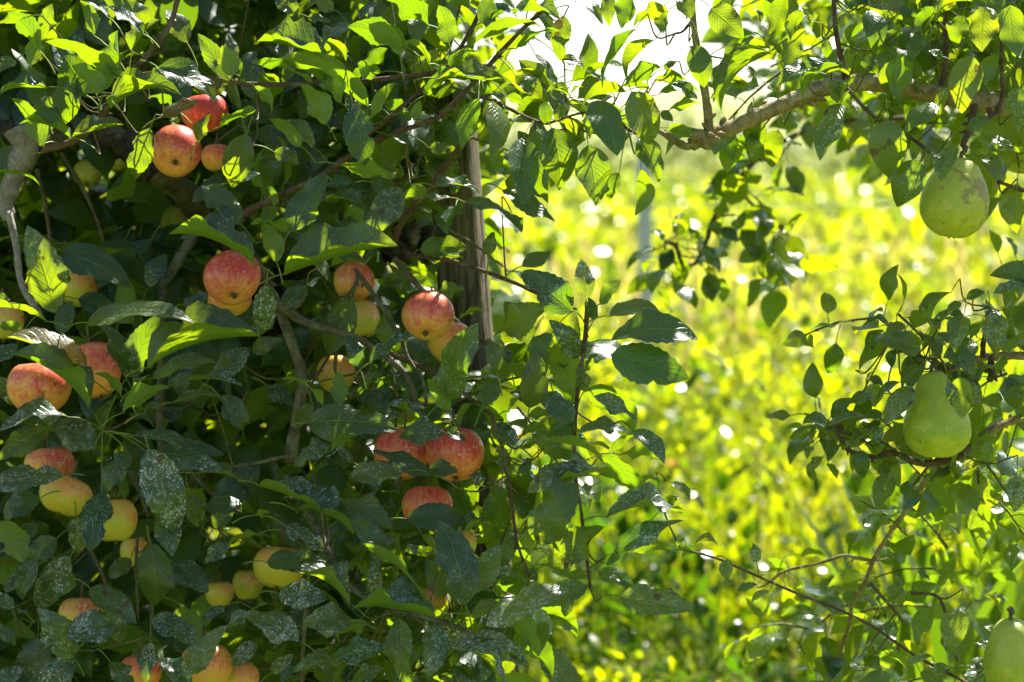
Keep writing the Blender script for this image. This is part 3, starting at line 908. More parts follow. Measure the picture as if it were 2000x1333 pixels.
for a in APPLES:
    build_apple(*a[:8], hr=a[8], jit=0.065 if a[1] == 545 else random.uniform(0.03, 0.055), spk=0.35 + 0.5 * random.random())
    CLEAR.append((a[0], a[1], a[2] * 0.5 * (1.10 if a[3] < 3.65 else 0.45), a[3] + 0.03))

CLEAR += [(928 + (y - 280) * 0.05, y, 14, 3.78) for y in range(290, 650, 24)] + [(860, 545, 45, 3.75)]
# ------------------------------------------------------------------ apple tree
T0 = P(600, 900, 4.5)
apple_root = tag(empty("apple_tree", (T0[0], T0[1], 0)), "old apple tree with dark speckled leaves and red-orange apples", "apple tree")
AT = Plant(apple_root, 'apple', M['apple_leaf'])
def Q(pts, d, dd=0.0):
    n = len(pts)
    return [P(x, y, d + dd * i / max(1, n - 1)) for i, (x, y) in enumerate(pts)]
CLEARB = []
def wood(plant, name, pts, d, w0, w1, mat, dd=0.0, clear=0.0, **kw):
    r = K * d * 0.5
    plant.branch(name, Q(pts, d, dd), w0 * r, w1 * r, M[mat], seed=int(pts[0][0] + pts[0][1]), **kw)
    if clear:
        for k in range(len(pts) - 1):
            for u in (0, .25, .5, .75, 1):
                CLEARB.append((pts[k][0] + (pts[k + 1][0] - pts[k][0]) * u, pts[k][1] + (pts[k + 1][1] - pts[k][1]) * u, clear + w0 * 0.5, d + dd * (k + u) / (len(pts) - 1)))
# trunk and scaffold limbs, mostly hidden in the crown
AT.branch("trunk", [T0 * (1, 1, 0) + (0.0, 0, -0.05), T0 * (1, 1, 0) + (0.02, 0, 0.35), P(600, 900, 4.5), P(580, 700, 4.42), P(520, 560, 4.25)], 0.085, 0.045, M['crust'], 14, 0.12, 0.05, 6)
wood(AT, "limb", [(520, 560), (455, 480), (400, 425), (355, 375), (300, 325)], 4.25, 50, 46, 'branch', -0.49, 4, sides=12, rough=0.10)
wood(AT, "limb", [(310, 335), (250, 285), (180, 262), (110, 258), (40, 262), (-60, 250)], 3.76, 52, 50, 'crust', 0.0, 0, sides=14, rough=0.24, sub=7, label="black lichen-crusted limb",)
wood(AT, "limb", [(38, 250), (52, 290), (30, 335), (12, 395), (18, 430)], 3.62, 62, 26, 'pale_bark', 0.0, 16, sides=12, rough=0.07, label="pale grey smooth limb")
wood(AT, "branch", [(16, 415), (30, 470), (42, 555), (78, 612)], 3.60, 16, 12, 'pale_bark', -0.03, 8)
wood(AT, "limb", [(530, 590), (620, 500), (700, 505), (790, 480), (850, 470)], 4.25, 44, 46, 'crust', -0.5, 0, sides=12, rough=0.22, sub=6)
wood(AT, "spur", [(770, 500), (792, 470), (815, 478)], 3.74, 70, 56, 'crust', 0.0, 6, sides=12, rough=0.32, sub=6, label="knobbly dark spur in front of the post")
# visible branches
wood(AT, "branch", [(85, 292), (140, 278), (180, 248), (208, 214), (240, 162), (300, 92), (332, 48), (352, -20)], 3.50, 15, 10, 'twig', -0.06, 6)
wood(AT, "branch", [(240, 160), (262, 148), (330, 145), (420, 155), (500, 165), (669, 162), (794, 149), (850, 142), (878, 128), (905, 84), (925, 50), (950, -10)], 3.46, 9, 9, 'twig', -0.03, 5)
wood(AT, "branch", [(440, 440), (500, 404), (560, 376), (618, 348), (696, 297), (770, 260), (854, 230), (922, 165), (1000, 78), (1060, 20)], 3.52, 14, 8, 'twig', -0.08, 6)
wood(AT, "branch", [(696, 280), (736, 250), (804, 192), (841, 162), (866, 140)], 3.46, 8, 8, 'twig', -0.02, 5)
wood(AT, "branch", [(770, 470), (785, 435), (838, 368), (898, 287), (925, 255)], 3.66, 14, 8, 'twig', -0.12, 6)
wood(AT, "branch", [(498, 505), (520, 551), (544, 602), (578, 693), (591, 737), (585, 790), (574, 850), (566, 905)], 3.52, 16, 24, 'branch', 0.04, 14, sides=10)
wood(AT, "branch", [(536, 590), (601, 632), (675, 652), (736, 683), (780, 720), (804, 754), (814, 806)], 3.51, 19, 9, 'branch', 0.02, 10)
wood(AT, "twig", [(591, 737), (600, 760), (640, 700), (665, 660)], 3.62, 6, 5, 'twig')
wood(AT, "branch", [(694, 526), (736, 585), (780, 656), (797, 700), (827, 747), (833, 792)], 3.60, 10, 7, 'branch', -0.06, 8)
wood(AT, "branch", [(700, 540), (690, 565), (672, 592), (659, 666), (654, 725)], 3.63, 9, 7, 'branch', 0.0, 8)
wood(AT, "branch", [(770, 505), (790, 528), (824, 565), (888, 625), (918, 652), (985, 690)], 3.66, 13, 9, 'branch', -0.02, 6)
wood(AT, "branch", [(760, 690), (800, 708), (850, 728), (895, 760), (960, 810)], 3.58, 10, 8, 'twig', 0.0, 6)
wood(AT, "branch", [(790, 490), (806, 499), (871, 507), (939, 528), (1000, 551), (1060, 578), (1125, 605)], 3.66, 11, 6, 'twig', -0.22, 8)
wood(AT, "branch", [(1147, 590), (1144, 650), (1135, 720), (1126, 790), (1122, 860), (1124, 930), (1134, 990), (1142, 1060), (1154, 1152)], 3.44, 10, 6, 'twig', 0.0, 0)
wood(AT, "branch", [(960, 810), (985, 890), (1000, 985), (1010, 1060), (1035, 1128)], 3.46, 8, 5, 'twig', 0.0, 4)
wood(AT, "branch", [(560, 930), (612, 1020), (640, 1075), (690, 1150), (760, 1186), (830, 1206), (925, 1237)], 3.56, 18, 8, 'branch', -0.22, 8)
wood(AT, "branch", [(610, 1040), (606, 1080), (600, 1170), (592, 1260), (588, 1360)], 3.52, 9, 9, 'branch', 0.02, 5)
wood(AT, "branch", [(385, 450), (365, 482), (335, 530), (315, 568), (316, 632), (316, 720), (312, 810), (318, 900)], 3.76, 22, 16, 'branch', -0.05, 10)
wood(AT, "branch", [(72, 330), (88, 400), (102, 490)], 3.85, 10, 7, 'branch', 0, 8)
wood(AT, "branch", [(120, 300), (160, 365), (185, 420), (205, 478)], 3.80, 9, 6, 'branch', 0, 8)
wood(AT, "branch", [(365, 915), (410, 960), (470, 1002)], 3.56, 7, 5, 'twig', 0, 4)
wood(AT, "branch", [(255, 920), (275, 965), (290, 1010)], 3.62, 11, 8, 'branch', 0, 4)
wood(AT, "branch", [(268, 1050), (266, 1120), (270, 1210)], 3.56, 7, 5, 'branch', 0, 4)
wood(AT, "branch", [(297, 1168), (296, 1215), (294, 1262)], 3.46, 7, 6, 'branch', 0, 3)
wood(AT, "branch", [(170, 1065), (195, 1110), (210, 1150)], 3.60, 9, 7, 'branch', 0, 3)
wood(AT, "twig", [(200, 842), (225, 835), (290, 800), (316, 790)], 3.42, 6, 7, 'twig', 0.26)
wood(AT, "twig", [(562, 890), (500, 905), (455, 912)], 3.54, 9, 6, 'branch', 0.0, 4)

# leaves read off the photograph, per 500x450 px tile: base x y, tip x y, width (tile px x2.962), roll, depth(cm from 3.00)
# roll: 0 upper side to the viewer, 90 edge-on with the upper side up, 130-170 underside to the viewer
TILES = {'1': (0, 0), '2': (500, 0), '3': (1000, 0), '4': (1500, 0), '5': (0, 450), '6': (500, 450), '7': (1000, 450), '8': (1500, 450),
         'a': (0, 883), 'b': (500, 883), 'c': (1000, 883), 'd': (1500, 883)}
APPLE_LEAVES = {
'1': """700 450 300 265 150 118 38;590 535 430 395 240 148 37;600 520 640 370 120 140 39;230 300 60 80 140 130 40;170 380 260 150 100 150 42;
130 110 -30 160 80 112 38;500 560 330 270 200 30 42;440 440 370 700 160 20 45;910 390 1225 560 210 42 40;830 180 730 -10 200 22 41;830 200 620 60 120 50 39;
710 430 680 200 120 62 41;640 630 995 520 150 78 40;420 800 690 735 120 84 43;410 800 140 710 100 84 42;250 850 90 590 150 140 44;-20 1000 215 1040 90 104 42;
1350 440 1290 280 130 168 39;1340 470 1160 220 110 20 42;1380 470 1470 300 90 30 43;1360 380 1320 210 80 20 44;940 680 1140 590 110 40 45;870 740 780 1020 130 18 44;
1140 820 1200 680 100 30 44;1270 740 1470 650 120 112 43;1430 770 1350 1060 180 10 40;1330 1060 1490 1010 90 60 42;1390 1300 1190 1075 210 20 36;270 190 290 40 110 30 47;
270 510 10 520 80 82 40;540 210 480 20 120 130 48;620 100 500 10 150 50 50;1080 250 980 60 150 20 52;1250 560 1300 420 120 30 50;90 350 -30 430 110 40 46;
480 420 450 180 120 30 48;1200 480 1060 460 80 60 47;1010 640 880 560 80 120 50;300 560 200 700 130 20 49;760 300 900 130 90 70 44""",
'2': """390 340 40 250 180 78 38;850 270 570 150 210 138 37;830 320 800 160 110 150 38;570 150 390 270 120 60 40;620 460 755 300 140 132 40;650 620 190 345 210 130 39;
410 720 270 510 200 150 38;490 600 390 370 160 140 41;670 680 780 490 80 140 40;560 620 620 935 210 15 35;480 960 770 1030 130 118 38;260 850 90 700 130 140 41;
-10 500 95 640 120 130 41;330 480 -10 380 110 118 40;330 860 200 700 130 40 44;1000 150 760 -20 170 120 40;1110 250 1060 50 200 150 38;1000 380 870 250 130 110 39;
950 240 890 100 110 30 43;1240 270 1540 130 150 118 37;1310 140 1370 -30 140 150 40;1350 130 1500 70 100 100 41;1110 380 1250 300 100 140 41;1210 400 1370 290 140 150 43;
970 560 1180 430 150 112 40;1050 460 1410 480 130 98 39;910 690 950 590 120 168 42;1290 570 1195 840 130 150 40;850 1090 660 1330 200 10 43;570 1060 390 1090 100 50 44;
200 1340 400 1040 200 30 33;190 1340 -10 1290 130 120 36;990 1100 850 1150 130 150 46;960 1150 1110 1150 120 60 44;1030 1080 1290 1130 130 60 45;1200 1170 1480 1280 120 55 42;
370 1170 600 1170 90 90 43;530 1200 640 1320 110 130 45;750 780 880 830 110 60 46;230 340 160 470 110 30 46;500 500 640 690 160 40 50;760 600 830 680 120 40 50;
690 1040 800 1000 110 50 50;450 60 330 -20 160 30 50;240 90 120 -20 170 20 50;300 100 420 130 110 40 52;700 20 600 100 100 60 44;1000 860 1140 860 140 30 52;
900 700 740 600 140 130 48;380 230 520 330 140 120 46;100 880 240 940 120 30 47;60 1080 100 1190 120 130 47;730 420 560 450 120 125 42;960 50 1010 -40 120 150 42;620 760 560 860 100 120 43""",
'3': """0 80 255 110 120 62 42;-10 140 160 160 100 110 43;20 290 250 170 120 102 41;300 90 280 330 120 20 42;280 340 410 390 90 50 44;130 310 270 520 90 60 42;20 440 165 560 110 30 42;
330 -20 520 110 90 60 46;-60 1100 220 1270 120 40 42;0 1240 50 1340 90 30 44;100 20 200 -40 110 130 46;240 60 130 110 110 40 48;-30 560 60 590 90 150 46""",
'5': """325 480 180 20 220 14 35;350 600 400 420 130 20 38;500 540 1055 500 220 58 33;350 120 720 300 200 20 60;860 330 950 150 180 20 65;270 530 -60 460 130 102 35;
500 860 80 640 170 62 38;515 1030 110 745 170 74 33;730 860 570 540 130 40 38;740 850 890 530 170 20 37;850 800 1450 640 210 66 31;880 860 1215 760 150 50 35;
950 910 1370 900 130 60 37;710 1060 960 930 170 120 33;700 960 570 830 80 120 34;760 930 860 850 90 60 35;400 1080 30 1150 170 50 35;770 1190 1085 1270 130 55 36;
1270 960 1430 1100 90 30 42;1470 200 1020 30 180 84 34;550 1270 340 1110 190 20 44;280 1150 20 1300 180 20 42;1000 1000 1240 950 100 60 42;830 1060 950 1010 80 60 36;
1240 850 1430 700 170 20 58;0 560 120 560 110 140 44;870 1320 1240 1280 140 40 38;60 420 -60 380 120 20 42;450 400 640 470 140 20 62;1060 430 1200 380 120 20 62;
0 850 70 1000 150 20 50;950 700 1080 560 170 15 62;1290 1000 1400 1140 140 20 50;560 1150 640 1000 130 20 48;100 660 -40 760 130 30 52;1180 560 1060 640 150 20 58""",
'6': """120 190 50 -30 160 150 36;160 260 760 90 190 84 33;440 210 610 180 90 70 37;60 310 30 590 130 18 38;1110 980 1280 570 210 18 36;600 800 540 620 120 20 42;
660 770 890 615 110 50 41;620 900 730 830 100 50 43;490 1010 480 830 130 152 42;390 1030 185 860 120 102 40;300 1120 765 1140 220 25 38;430 1280 570 1190 90 122 37;
430 1250 230 1340 130 50 38;1090 1180 850 1200 140 30 38;1080 1150 1205 1225 110 45 40;990 1080 910 1160 100 20 41;1110 1050 1010 870 120 142 40;950 1090 780 1010 100 100 42;
1390 820 1340 640 140 30 40;1320 1010 1390 860 150 20 42;1480 1240 1330 1160 120 60 42;950 110 1200 100 180 20 60;1030 200 1190 170 90 90 60;1350 150 1370 20 120 20 44;
1180 510 1320 460 80 110 48;1050 360 1190 340 120 40 60;560 400 420 700 200 15 55;800 920 960 830 170 20 66;300 330 160 450 180 20 68;330 1000 250 1130 140 20 52;
900 300 740 290 150 20 70;1240 1000 1180 1130 130 120 50;60 900 200 1000 190 20 58;-20 700 140 640 200 15 64;660 1000 780 930 150 20 64;1460 780 1410 640 120 50 44""",
'7': """350 470 75 260 200 15 38;60 210 205 140 110 30 42;430 400 400 190 170 15 41;510 430 610 300 120 30 41;480 520 450 400 80 20 42;560 500 845 460 140 52 40;
570 640 1035 620 220 52 36;570 720 980 840 220 10 38;390 740 240 540 130 20 42;230 600 90 740 120 30 43;340 930 250 690 210 152 44;100 1030 140 730 160 20 40;
350 1110 190 950 170 30 40;470 960 710 1090 130 50 41;390 1160 650 1150 130 50 43;180 1230 515 1320 110 102 38;700 1160 870 1330 130 40 40;230 1050 90 1090 120 122 39;
360 1120 210 1180 120 20 43;-20 1050 70 950 100 110 40;420 930 390 800 90 20 44;560 1290 700 1190 90 120 45;20 1240 -80 1120 140 20 46;430 800 490 720 70 60 43;60 1190 180 1130 120 130 46;260 1150 420 1230 130 20 48""",
'a': """370 140 -30 210 170 40 36;230 270 30 370 160 30 40;750 0 620 215 170 20 40;590 230 530 540 220 10 37;860 -20 1010 430 230 15 34;880 0 1240 80 150 30 36;930 340 990 580 180 20 37;
860 520 900 860 220 12 40;440 370 460 570 150 20 41;330 500 170 640 160 20 40;210 620 110 840 130 25 40;410 600 220 900 160 20 42;0 400 130 620 210 150 42;520 790 765 965 160 30 38;
420 1190 240 930 200 15 36;380 1080 695 970 190 25 37;880 960 1135 1100 150 30 40;1050 1290 1300 1030 150 20 34;-20 1000 80 1100 120 30 40;420 1190 260 1420 200 20 40;640 1220 760 1360 160 20 41;
870 1100 850 1325 100 20 40;920 1210 1095 1340 150 25 40;1330 530 1190 630 130 20 44;1490 480 1330 530 90 112 41;1130 130 1390 180 100 100 46;1000 640 1190 790 160 20 55;150 1270 -20 1310 100 30 40;
170 700 40 800 140 30 50;1300 900 1180 960 130 30 52;1400 300 1200 330 120 40 52;640 900 700 1100 150 20 52;1100 250 1150 420 160 20 52;760 620 640 720 150 20 55;60 540 210 430 140 20 46;
1440 930 1320 1010 120 40 46;1481 1100 1350 1230 180 15 48;1040 880 1160 1080 100 140 50;1240 440 1340 280 170 15 55;80 900 -30 830 120 20 46""",
'b': """20 200 360 325 150 78 36;210 330 540 455 170 72 36;480 290 765 440 180 30 37;790 620 565 415 190 25 34;980 865 620 560 140 108 32;1210 890 1080 430 230 18 33;1240 820 1415 560 180 25 36;
1040 960 605 885 150 92 31;1330 1010 1765 775 200 40 30;540 880 260 705 130 76 35;650 990 475 1060 100 120 35;560 1000 295 970 170 30 37;740 1150 455 1195 170 40 35;500 1240 240 1255 140 50 37;
250 1100 -40 935 170 30 37;830 960 885 1340 170 30 36;1040 1000 1000 1280 210 20 34;1100 1120 1395 1315 170 72 37;1180 1090 1490 1130 140 30 40;870 390 1190 390 150 20 40;
1200 470 1355 430 80 110 40;1190 400 1330 410 80 60 42;1030 140 700 5 120 40 40;1000 100 1155 110 100 30 42;850 120 560 150 160 30 40;60 640 395 650 150 20 47;130 820 385 850 170 20 42;
170 430 375 555 140 40 38;680 830 680 655 110 20 42;-10 370 75 350 80 120 40;1080 850 1000 640 130 20 46;260 260 470 280 150 20 48;1300 200 1240 90 140 20 50;1440 330 1350 180 150 130 52;
1480 700 1330 620 170 15 52;640 720 560 640 130 130 46;960 480 1040 600 120 130 50;560 60 470 -20 140 30 46;430 720 330 620 160 20 50;90 1280 200 1180 150 15 46;560 1330 720 1260 150 40 38;330 480 440 560 140 20 50;1250 960 1400 880 140 30 44""",
'c': """240 200 585 170 160 80 38;390 90 115 215 150 20 40;140 530 350 210 240 15 36;210 660 490 450 190 20 40;545 380 975 380 150 76 37;545 660 940 405 130 40 36;690 585 1015 580 120 102 38;
500 700 690 770 120 25 41;620 840 1005 905 190 30 36;520 20 755 290 160 132 46;440 780 170 890 140 20 44;310 790 310 940 140 15 47;-10 940 145 1160 130 130 46;-20 1160 90 1250 130 30 48;
430 560 320 700 190 150 46;110 40 10 140 150 20 50;20 500 -60 650 160 15 52;150 740 60 680 150 20 50;620 20 870 60 160 120 52;380 200 450 330 60 60 44""",
}
PEAR_LEAVES = {
'2': "1380 590 1360 900 170 35 40;1400 800 1410 1015 110 150 41;1440 620 1330 540 90 60 44",
'3': """690 -30 640 160 140 150 40;905 60 710 165 140 130 40;880 30 870 195 100 150 42;715 170 500 490 140 112 38;825 235 660 470 150 120 39;860 390 660 480 120 140 40;
1030 110 960 -30 120 30 40;1150 50 1330 205 170 10 40;1060 260 1110 500 180 10 36;1330 270 1420 215 80 50 42;1500 310 1210 620 200 62 42;1330 265 1490 290 110 120 44;
850 550 1080 520 130 112 42;920 490 1075 570 100 50 40;910 640 1085 600 120 120 41;1150 570 1225 550 70 120 46;880 400 950 360 80 40 44;660 530 400 610 130 120 40;640 500 800 520 90 120 42;
330 560 200 540 60 100 42;340 555 405 500 50 110 42;200 720 180 580 160 20 41;250 700 350 600 120 50 42;230 740 285 1090 220 20 38;150 740 190 1150 170 20 41;60 800 60 1180 180 15 40;
490 580 600 900 250 25 36;450 640 450 800 130 140 42;690 530 800 830 210 25 38;440 840 490 1180 210 15 38;700 770 630 860 110 50 42;740 800 850 1045 140 10 40;745 980 730 1240 130 142 41;
300 690 370 780 130 140 43;860 650 930 700 100 30 42;900 740 1040 790 130 150 46;560 -20 560 140 90 10 46;1420 760 1400 940 140 20 62;1280 770 1270 930 100 150 60;1400 440 1350 380 110 40 58;
1250 470 1380 520 100 120 56;820 480 1000 450 100 118 43;620 1000 560 1160 120 30 44;100 870 40 760 130 20 48;1440 130 1390 50 90 60 56;520 480 430 410 40 60 50;540 620 430 680 150 120 44""",
'4': """110 -30 30 240 150 140 44;-10 240 75 320 100 120 48;100 380 200 170 130 150 46;210 60 130 230 110 130 45;290 405 60 500 150 48 39;410 380 200 555 130 98 39;330 430 480 450 110 75 41;
360 460 400 600 120 30 41;515 460 420 585 90 65 40;420 600 295 900 170 30 39;600 710 465 865 110 50 41;690 690 700 1020 230 10 36;880 930 745 1190 200 20 38;1050 850 1000 1040 130 20 35;
980 610 800 765 140 40 40;1060 500 1020 705 120 60 40;1170 320 1120 645 190 20 38;1290 690 1150 745 130 40 41;1120 890 1295 1140 150 104 50;1200 900 1340 1065 150 40 53;1235 800 1425 885 120 60 44;
830 320 750 575 190 142 42;740 300 690 540 140 20 44;900 190 820 350 140 30 42;960 40 890 205 150 132 41;1180 10 965 100 130 100 40;1100 50 895 225 100 70 42;1130 90 1080 265 170 25 40;
1260 40 1240 295 190 20 38;1370 60 1310 235 110 70 40;1400 30 1440 335 170 150 44;1330 320 1250 480 140 150 46;590 60 620 305 150 20 42;660 60 660 195 80 70 44;1010 330 930 295 100 40 42;
770 40 830 150 120 30 46;1440 500 1460 745 130 20 42;60 750 20 965 130 20 62;1350 1150 1250 1280 120 130 70;1440 1130 1430 1340 130 20 40;330 230 340 335 80 20 44;520 140 470 260 130 120 50;
880 60 780 -20 150 130 46;1050 0 1000 -60 130 140 46;250 130 190 40 120 50 46;480 60 420 -30 120 40 46;1240 300 1130 220 130 150 50;640 560 760 660 130 140 70;880 780 840 930 120 140 70;
960 640 1040 720 110 50 46;1380 800 1481 860 120 130 60;540 330 640 420 140 20 52;1420 380 1330 460 120 140 50;930 440 880 560 120 120 52;700 180 760 80 120 130 48;1160 180 1220 80 120 40 48""",
'7': "930 110 860 230 110 20 130;1100 90 1205 235 90 40 130;1140 250 1160 410 110 15 128;840 110 670 235 80 60 135;1200 0 1310 60 100 40 130;1010 10 940 -60 100 120 130;880 60 800 10 90 60 130",
'8': """700 545 560 545 75 60 44;670 580 575 705 70 62 44;790 545 680 610 100 30 44;880 690 640 640 165 30 42;720 690 720 790 90 20 46;880 470 935 400 100 20 44;1060 360 950 555 130 98 42;
1120 420 990 540 100 60 44;1150 400 1250 360 110 40 42;1130 500 1080 695 130 20 40;1290 470 1320 715 150 15 40;1400 510 1350 695 130 98 42;1040 680 1200 825 150 30 40;880 790 770 905 100 40 42;
830 900 680 1115 140 20 41;760 880 620 1000 80 60 43;590 850 665 900 110 30 46;610 960 470 990 90 40 44;470 1000 370 1095 100 30 44;340 1100 200 1110 80 40 44;600 1110 345 1140 80 60 42;
660 1060 560 1090 80 30 44;600 1160 480 1235 100 50 44;650 1140 640 1235 110 20 42;360 1150 290 1200 90 30 46;250 1150 195 1235 90 120 46;260 1250 225 1320 90 30 46;1110 850 1120 1085 150 148 38;
1040 880 1060 1010 90 30 39;1180 860 1200 1040 110 20 46;1240 800 1190 900 100 30 46;1370 850 1430 1025 120 20 46;1490 330 1310 360 110 55 42;1430 340 1440 415 90 40 44;800 1180 900 1330 170 20 50;
940 620 900 700 100 130 48;1000 560 920 520 90 40 46;850 560 790 500 90 120 46;1000 740 940 680 110 20 46;1440 620 1390 720 120 120 48;1330 130 1280 0 110 130 90;1430 150 1380 40 110 60 90;1420 280 1370 200 130 150 90;
520 1090 440 1150 90 120 48;1060 640 980 600 90 30 44;1230 560 1170 640 110 130 48""",
'c': """1060 540 1190 540 90 90 44;1000 500 955 545 90 40 44;1050 580 980 620 70 130 46;1250 620 1240 745 120 15 42;1410 640 1400 530 120 30 42;1420 770 1305 805 70 50 43;1490 810 1385 890 80 60 43;
730 170 860 170 80 60 56;920 185 1025 285 90 60 50;880 330 960 260 80 40 50""",
'd': """320 30 260 170 120 45 46;340 70 400 155 110 130 48;540 -10 550 145 110 20 46;700 120 640 335 150 20 46;950 80 960 225 130 140 70;1080 80 1060 215 130 20 70;860 690 935 745 80 50 56;
800 810 690 865 110 40 56;840 820 720 890 90 120 56;950 900 850 1105 160 142 56;1110 900 1060 1145 200 15 44;640 900 500 860 80 60 52;290 870 460 930 130 30 50;700 980 690 1055 100 20 50;
950 1180 790 1275 90 60 44;1030 1230 950 1290 110 20 46;1200 690 1090 535 120 150 105;1220 780 1040 720 120 140 105;1230 680 1380 600 150 150 105;1300 700 1440 760 140 140 105;1250 830 1340 930 110 70 80;
1290 1130 1200 1110 110 50 46;1160 1240 1285 1230 130 30 44;190 600 330 600 100 130 90;0 690 110 690 90 110 90;690 1170 800 1250 120 130 56;560 1000 480 1100 120 150 90;250 950 330 1060 130 60 90;
100 700 0 620 100 120 90;100 780 160 960 140 140 92;1180 100 1300 60 110 60 70;1250 300 1220 560 170 150 78;1330 180 1280 320 130 20 70;1440 140 1430 340 130 15 44;760 480 700 430 120 150 82;
1000 560 980 680 140 150 86;900 440 1010 400 120 130 80;1050 420 1110 480 120 50 80;420 860 330 760 120 40 92;160 860 60 960 130 130 92;1340 1060 1260 1010 130 30 48;1450 1090 1380 1000 120 40 46;
640 1180 760 1180 130 140 60;560 1240 450 1300 120 60 80;300 1180 420 1240 120 130 90;1000 1080 1110 1180 120 30 50;880 1280 1010 1330 140 20 48;1120 1280 1230 1333 140 40 46""",
}
def blocked(c, rad=0.0, frac=1.0):
    px, py, d = proj(c)
    for (x, y, r, dd) in CLEAR:
        if d < dd and (px - x) ** 2 + (py - y) ** 2 < (r + rad) ** 2: return True
    for (x, y, r, dd) in CLEARB:
        if d < dd and (px - x) ** 2 + (py - y) ** 2 < (r + rad * 0.6) ** 2: return random.random() < frac
    return False

GROW = {'apple': 1.10, 'pear': 1.04}
def place_leaves(plant, tables, attach_max):
    S = np.array(plant.samples)
    used = {}
    for tile, txt in tables.items():
        ox, oy = TILES[tile]
        for row in txt.replace("\n", "").split(";"):
            if not row.strip(): continue
            bx, by, tx, ty, w, roll, dc = [float(q) for q in row.split()]
            d = 3.0 + dc / 100 + random.uniform(-.012, .012)
            fx = lambda q: ox + q / 2.962
            fy = lambda q: oy + q / 2.962
            L = math.hypot(tx - bx, ty - by) / 2.962 * K * d
            tx, ty = bx + (tx - bx) * GROW[plant.kind], by + (ty - by) * GROW[plant.kind]; w *= GROW[plant.kind]; L *= GROW[plant.kind]
            tilt = random.uniform(-0.25, 0.30) * L
            B = P(fx(bx), fy(by), d + (tilt if roll < 80 else 0.3 * tilt))
            T = P(fx(tx), fy(ty), d - (tilt if roll < 80 else 0.3 * tilt))
            y = nrm(T - B)
            toc = nrm(CAM - (B + T) / 2)
            n0 = nrm(toc - y * (toc @ y))
            m = np.cross(y, n0)
            if m[2] < 0: m = -m
            if abs(m[2]) < 0.15 and random.random() < 0.5: m = -m
            rr = R(roll + random.uniform(-7, 7))
            nor = math.cos(rr) * n0 + math.sin(rr) * m
            wid = w / 2.962 * K * d
            two = 62 <= roll <= 100
            if two:     # folded along the midrib: pale underside of the near half below, dark upper side of the far half above
                rr = R(random.uniform(62, 76)); nor = math.cos(rr) * n0 + math.sin(rr) * m; wid = 1.5 * wid
            wid = min(wid, L * (0.80 if two else random.uniform(.56, .72) if plant.kind == 'pear' else random.uniform(.50, .68)))
            # wood to hang from
            dist = np.linalg.norm(S - (B - y * 0.03), axis=1)
            k = int(dist.argmin())
            if dist[k] < attach_max:
                A = S[k]
            else:
                A = B - y * (0.024 + 0.012 * random.random()) + np.array((0, 0.004, -0.004))
                back = S[k] - A
                if dist[k] < (0.30 if plant.kind == 'apple' else 0.13):
                    md = A * 0.6 + S[k] * 0.4 + np.array((0, 0.05 if S[k][1] > A[1] else 0.02, -0.02))
                    used[k] = used.get(k, 0) + 1
                    if used[k] <= 2 and not blocked(md, 6) and not blocked(A * 0.8 + md * 0.2, 4):
                        plant.twig([S[k], md, A], 0.0015, 0.0010, 5, 3, k)
            bite = None
            if plant.kind == 'apple' and random.random() < 0.25:
                bite = (random.uniform(.3, .8), random.choice((-1, 1)), random.uniform(.25, .6), random.uniform(.05, .1))
            ar = random.uniform(0.02, 0.15) if plant.kind == 'apple' else random.uniform(0.05, 0.20)
            lowleft = fy(by) / 1333
            plant.leaf(B, T, wid, nor, A, True, key=100 - d, arch=ar, fold=R(random.uniform(38, 52) if two else random.uniform(18, 34) if 45 <= roll <= 135 else random.uniform(8, 28)), twist=random.uniform(-.6, .6),
                       wave=random.uniform(.05, .20) if plant.kind == 'apple' else random.uniform(.02, .14), bite=bite, hook=random.uniform(-.1, .4),
                       spk=min(1, max(0, (0.10 + 0.62 * lowleft) + random.gauss(0, .30))))
place_leaves(AT, APPLE_LEAVES, 0.06)

def shoot(plant, o, dirv, length, nleaf, lsize, hi=False, spk=None, check=True, wratio=(0.46, 0.60), up=0.9):
    o = np.asarray(o, float); dirv = nrm(dirv)
    end = o + dirv * length + np.array((0, 0, -0.1 * length))
    mid = (o + end) / 2 + np.array((0, 0, 0.06 * length))
    if not check or not (blocked(mid, 10) or blocked(end, 8) or blocked(o, 8)): plant.twig([o, mid, end], 0.0022, 0.0011, 5, 2, random.randint(0, 9999))
    side = nrm(np.cross(dirv, (0.1, 0.2, 1))); oth = np.cross(side, dirv)
    for k in range(nleaf):
        u = 0.15 + 0.85 * (k + random.random() * .5) / nleaf
        A = o * (1 - u) ** 2 + 2 * mid * u * (1 - u) + end * u * u if False else (o + (end - o) * u + np.array((0, 0, 0.06 * length * 4 * u * (1 - u) * .5)))
        a = k * 2.4 + random.random() * .7
        rad = math.cos(a) * side + math.sin(a) * oth
        ax = nrm(rad + dirv * random.uniform(0.2, 0.9) + np.array((0, 0, random.uniform(-0.7, 0.25))))
        L = lsize * random.uniform(0.72, 1.25)
        B = A + ax * random.uniform(0.02, 0.035)
        T = B + ax * L
        if check and (blocked((B + T) / 2, 34, 0.8) or blocked(T, 22, 0.6) or blocked(B, 18, 0.6)): continue
        nor = nrm(np.array((random.gauss(0, .45), random.gauss(-0.35, .5), up + random.gauss(0, .35))))
        plant.leaf(B, T, L * random.uniform(*wratio), nor, A, hi, arch=random.uniform(.03, .18), fold=R(random.uniform(8, 32)),
                   twist=random.uniform(-.6, .6), wave=random.uniform(.03, .15), hook=random.uniform(0, .25), spk=spk if spk is not None else random.random())

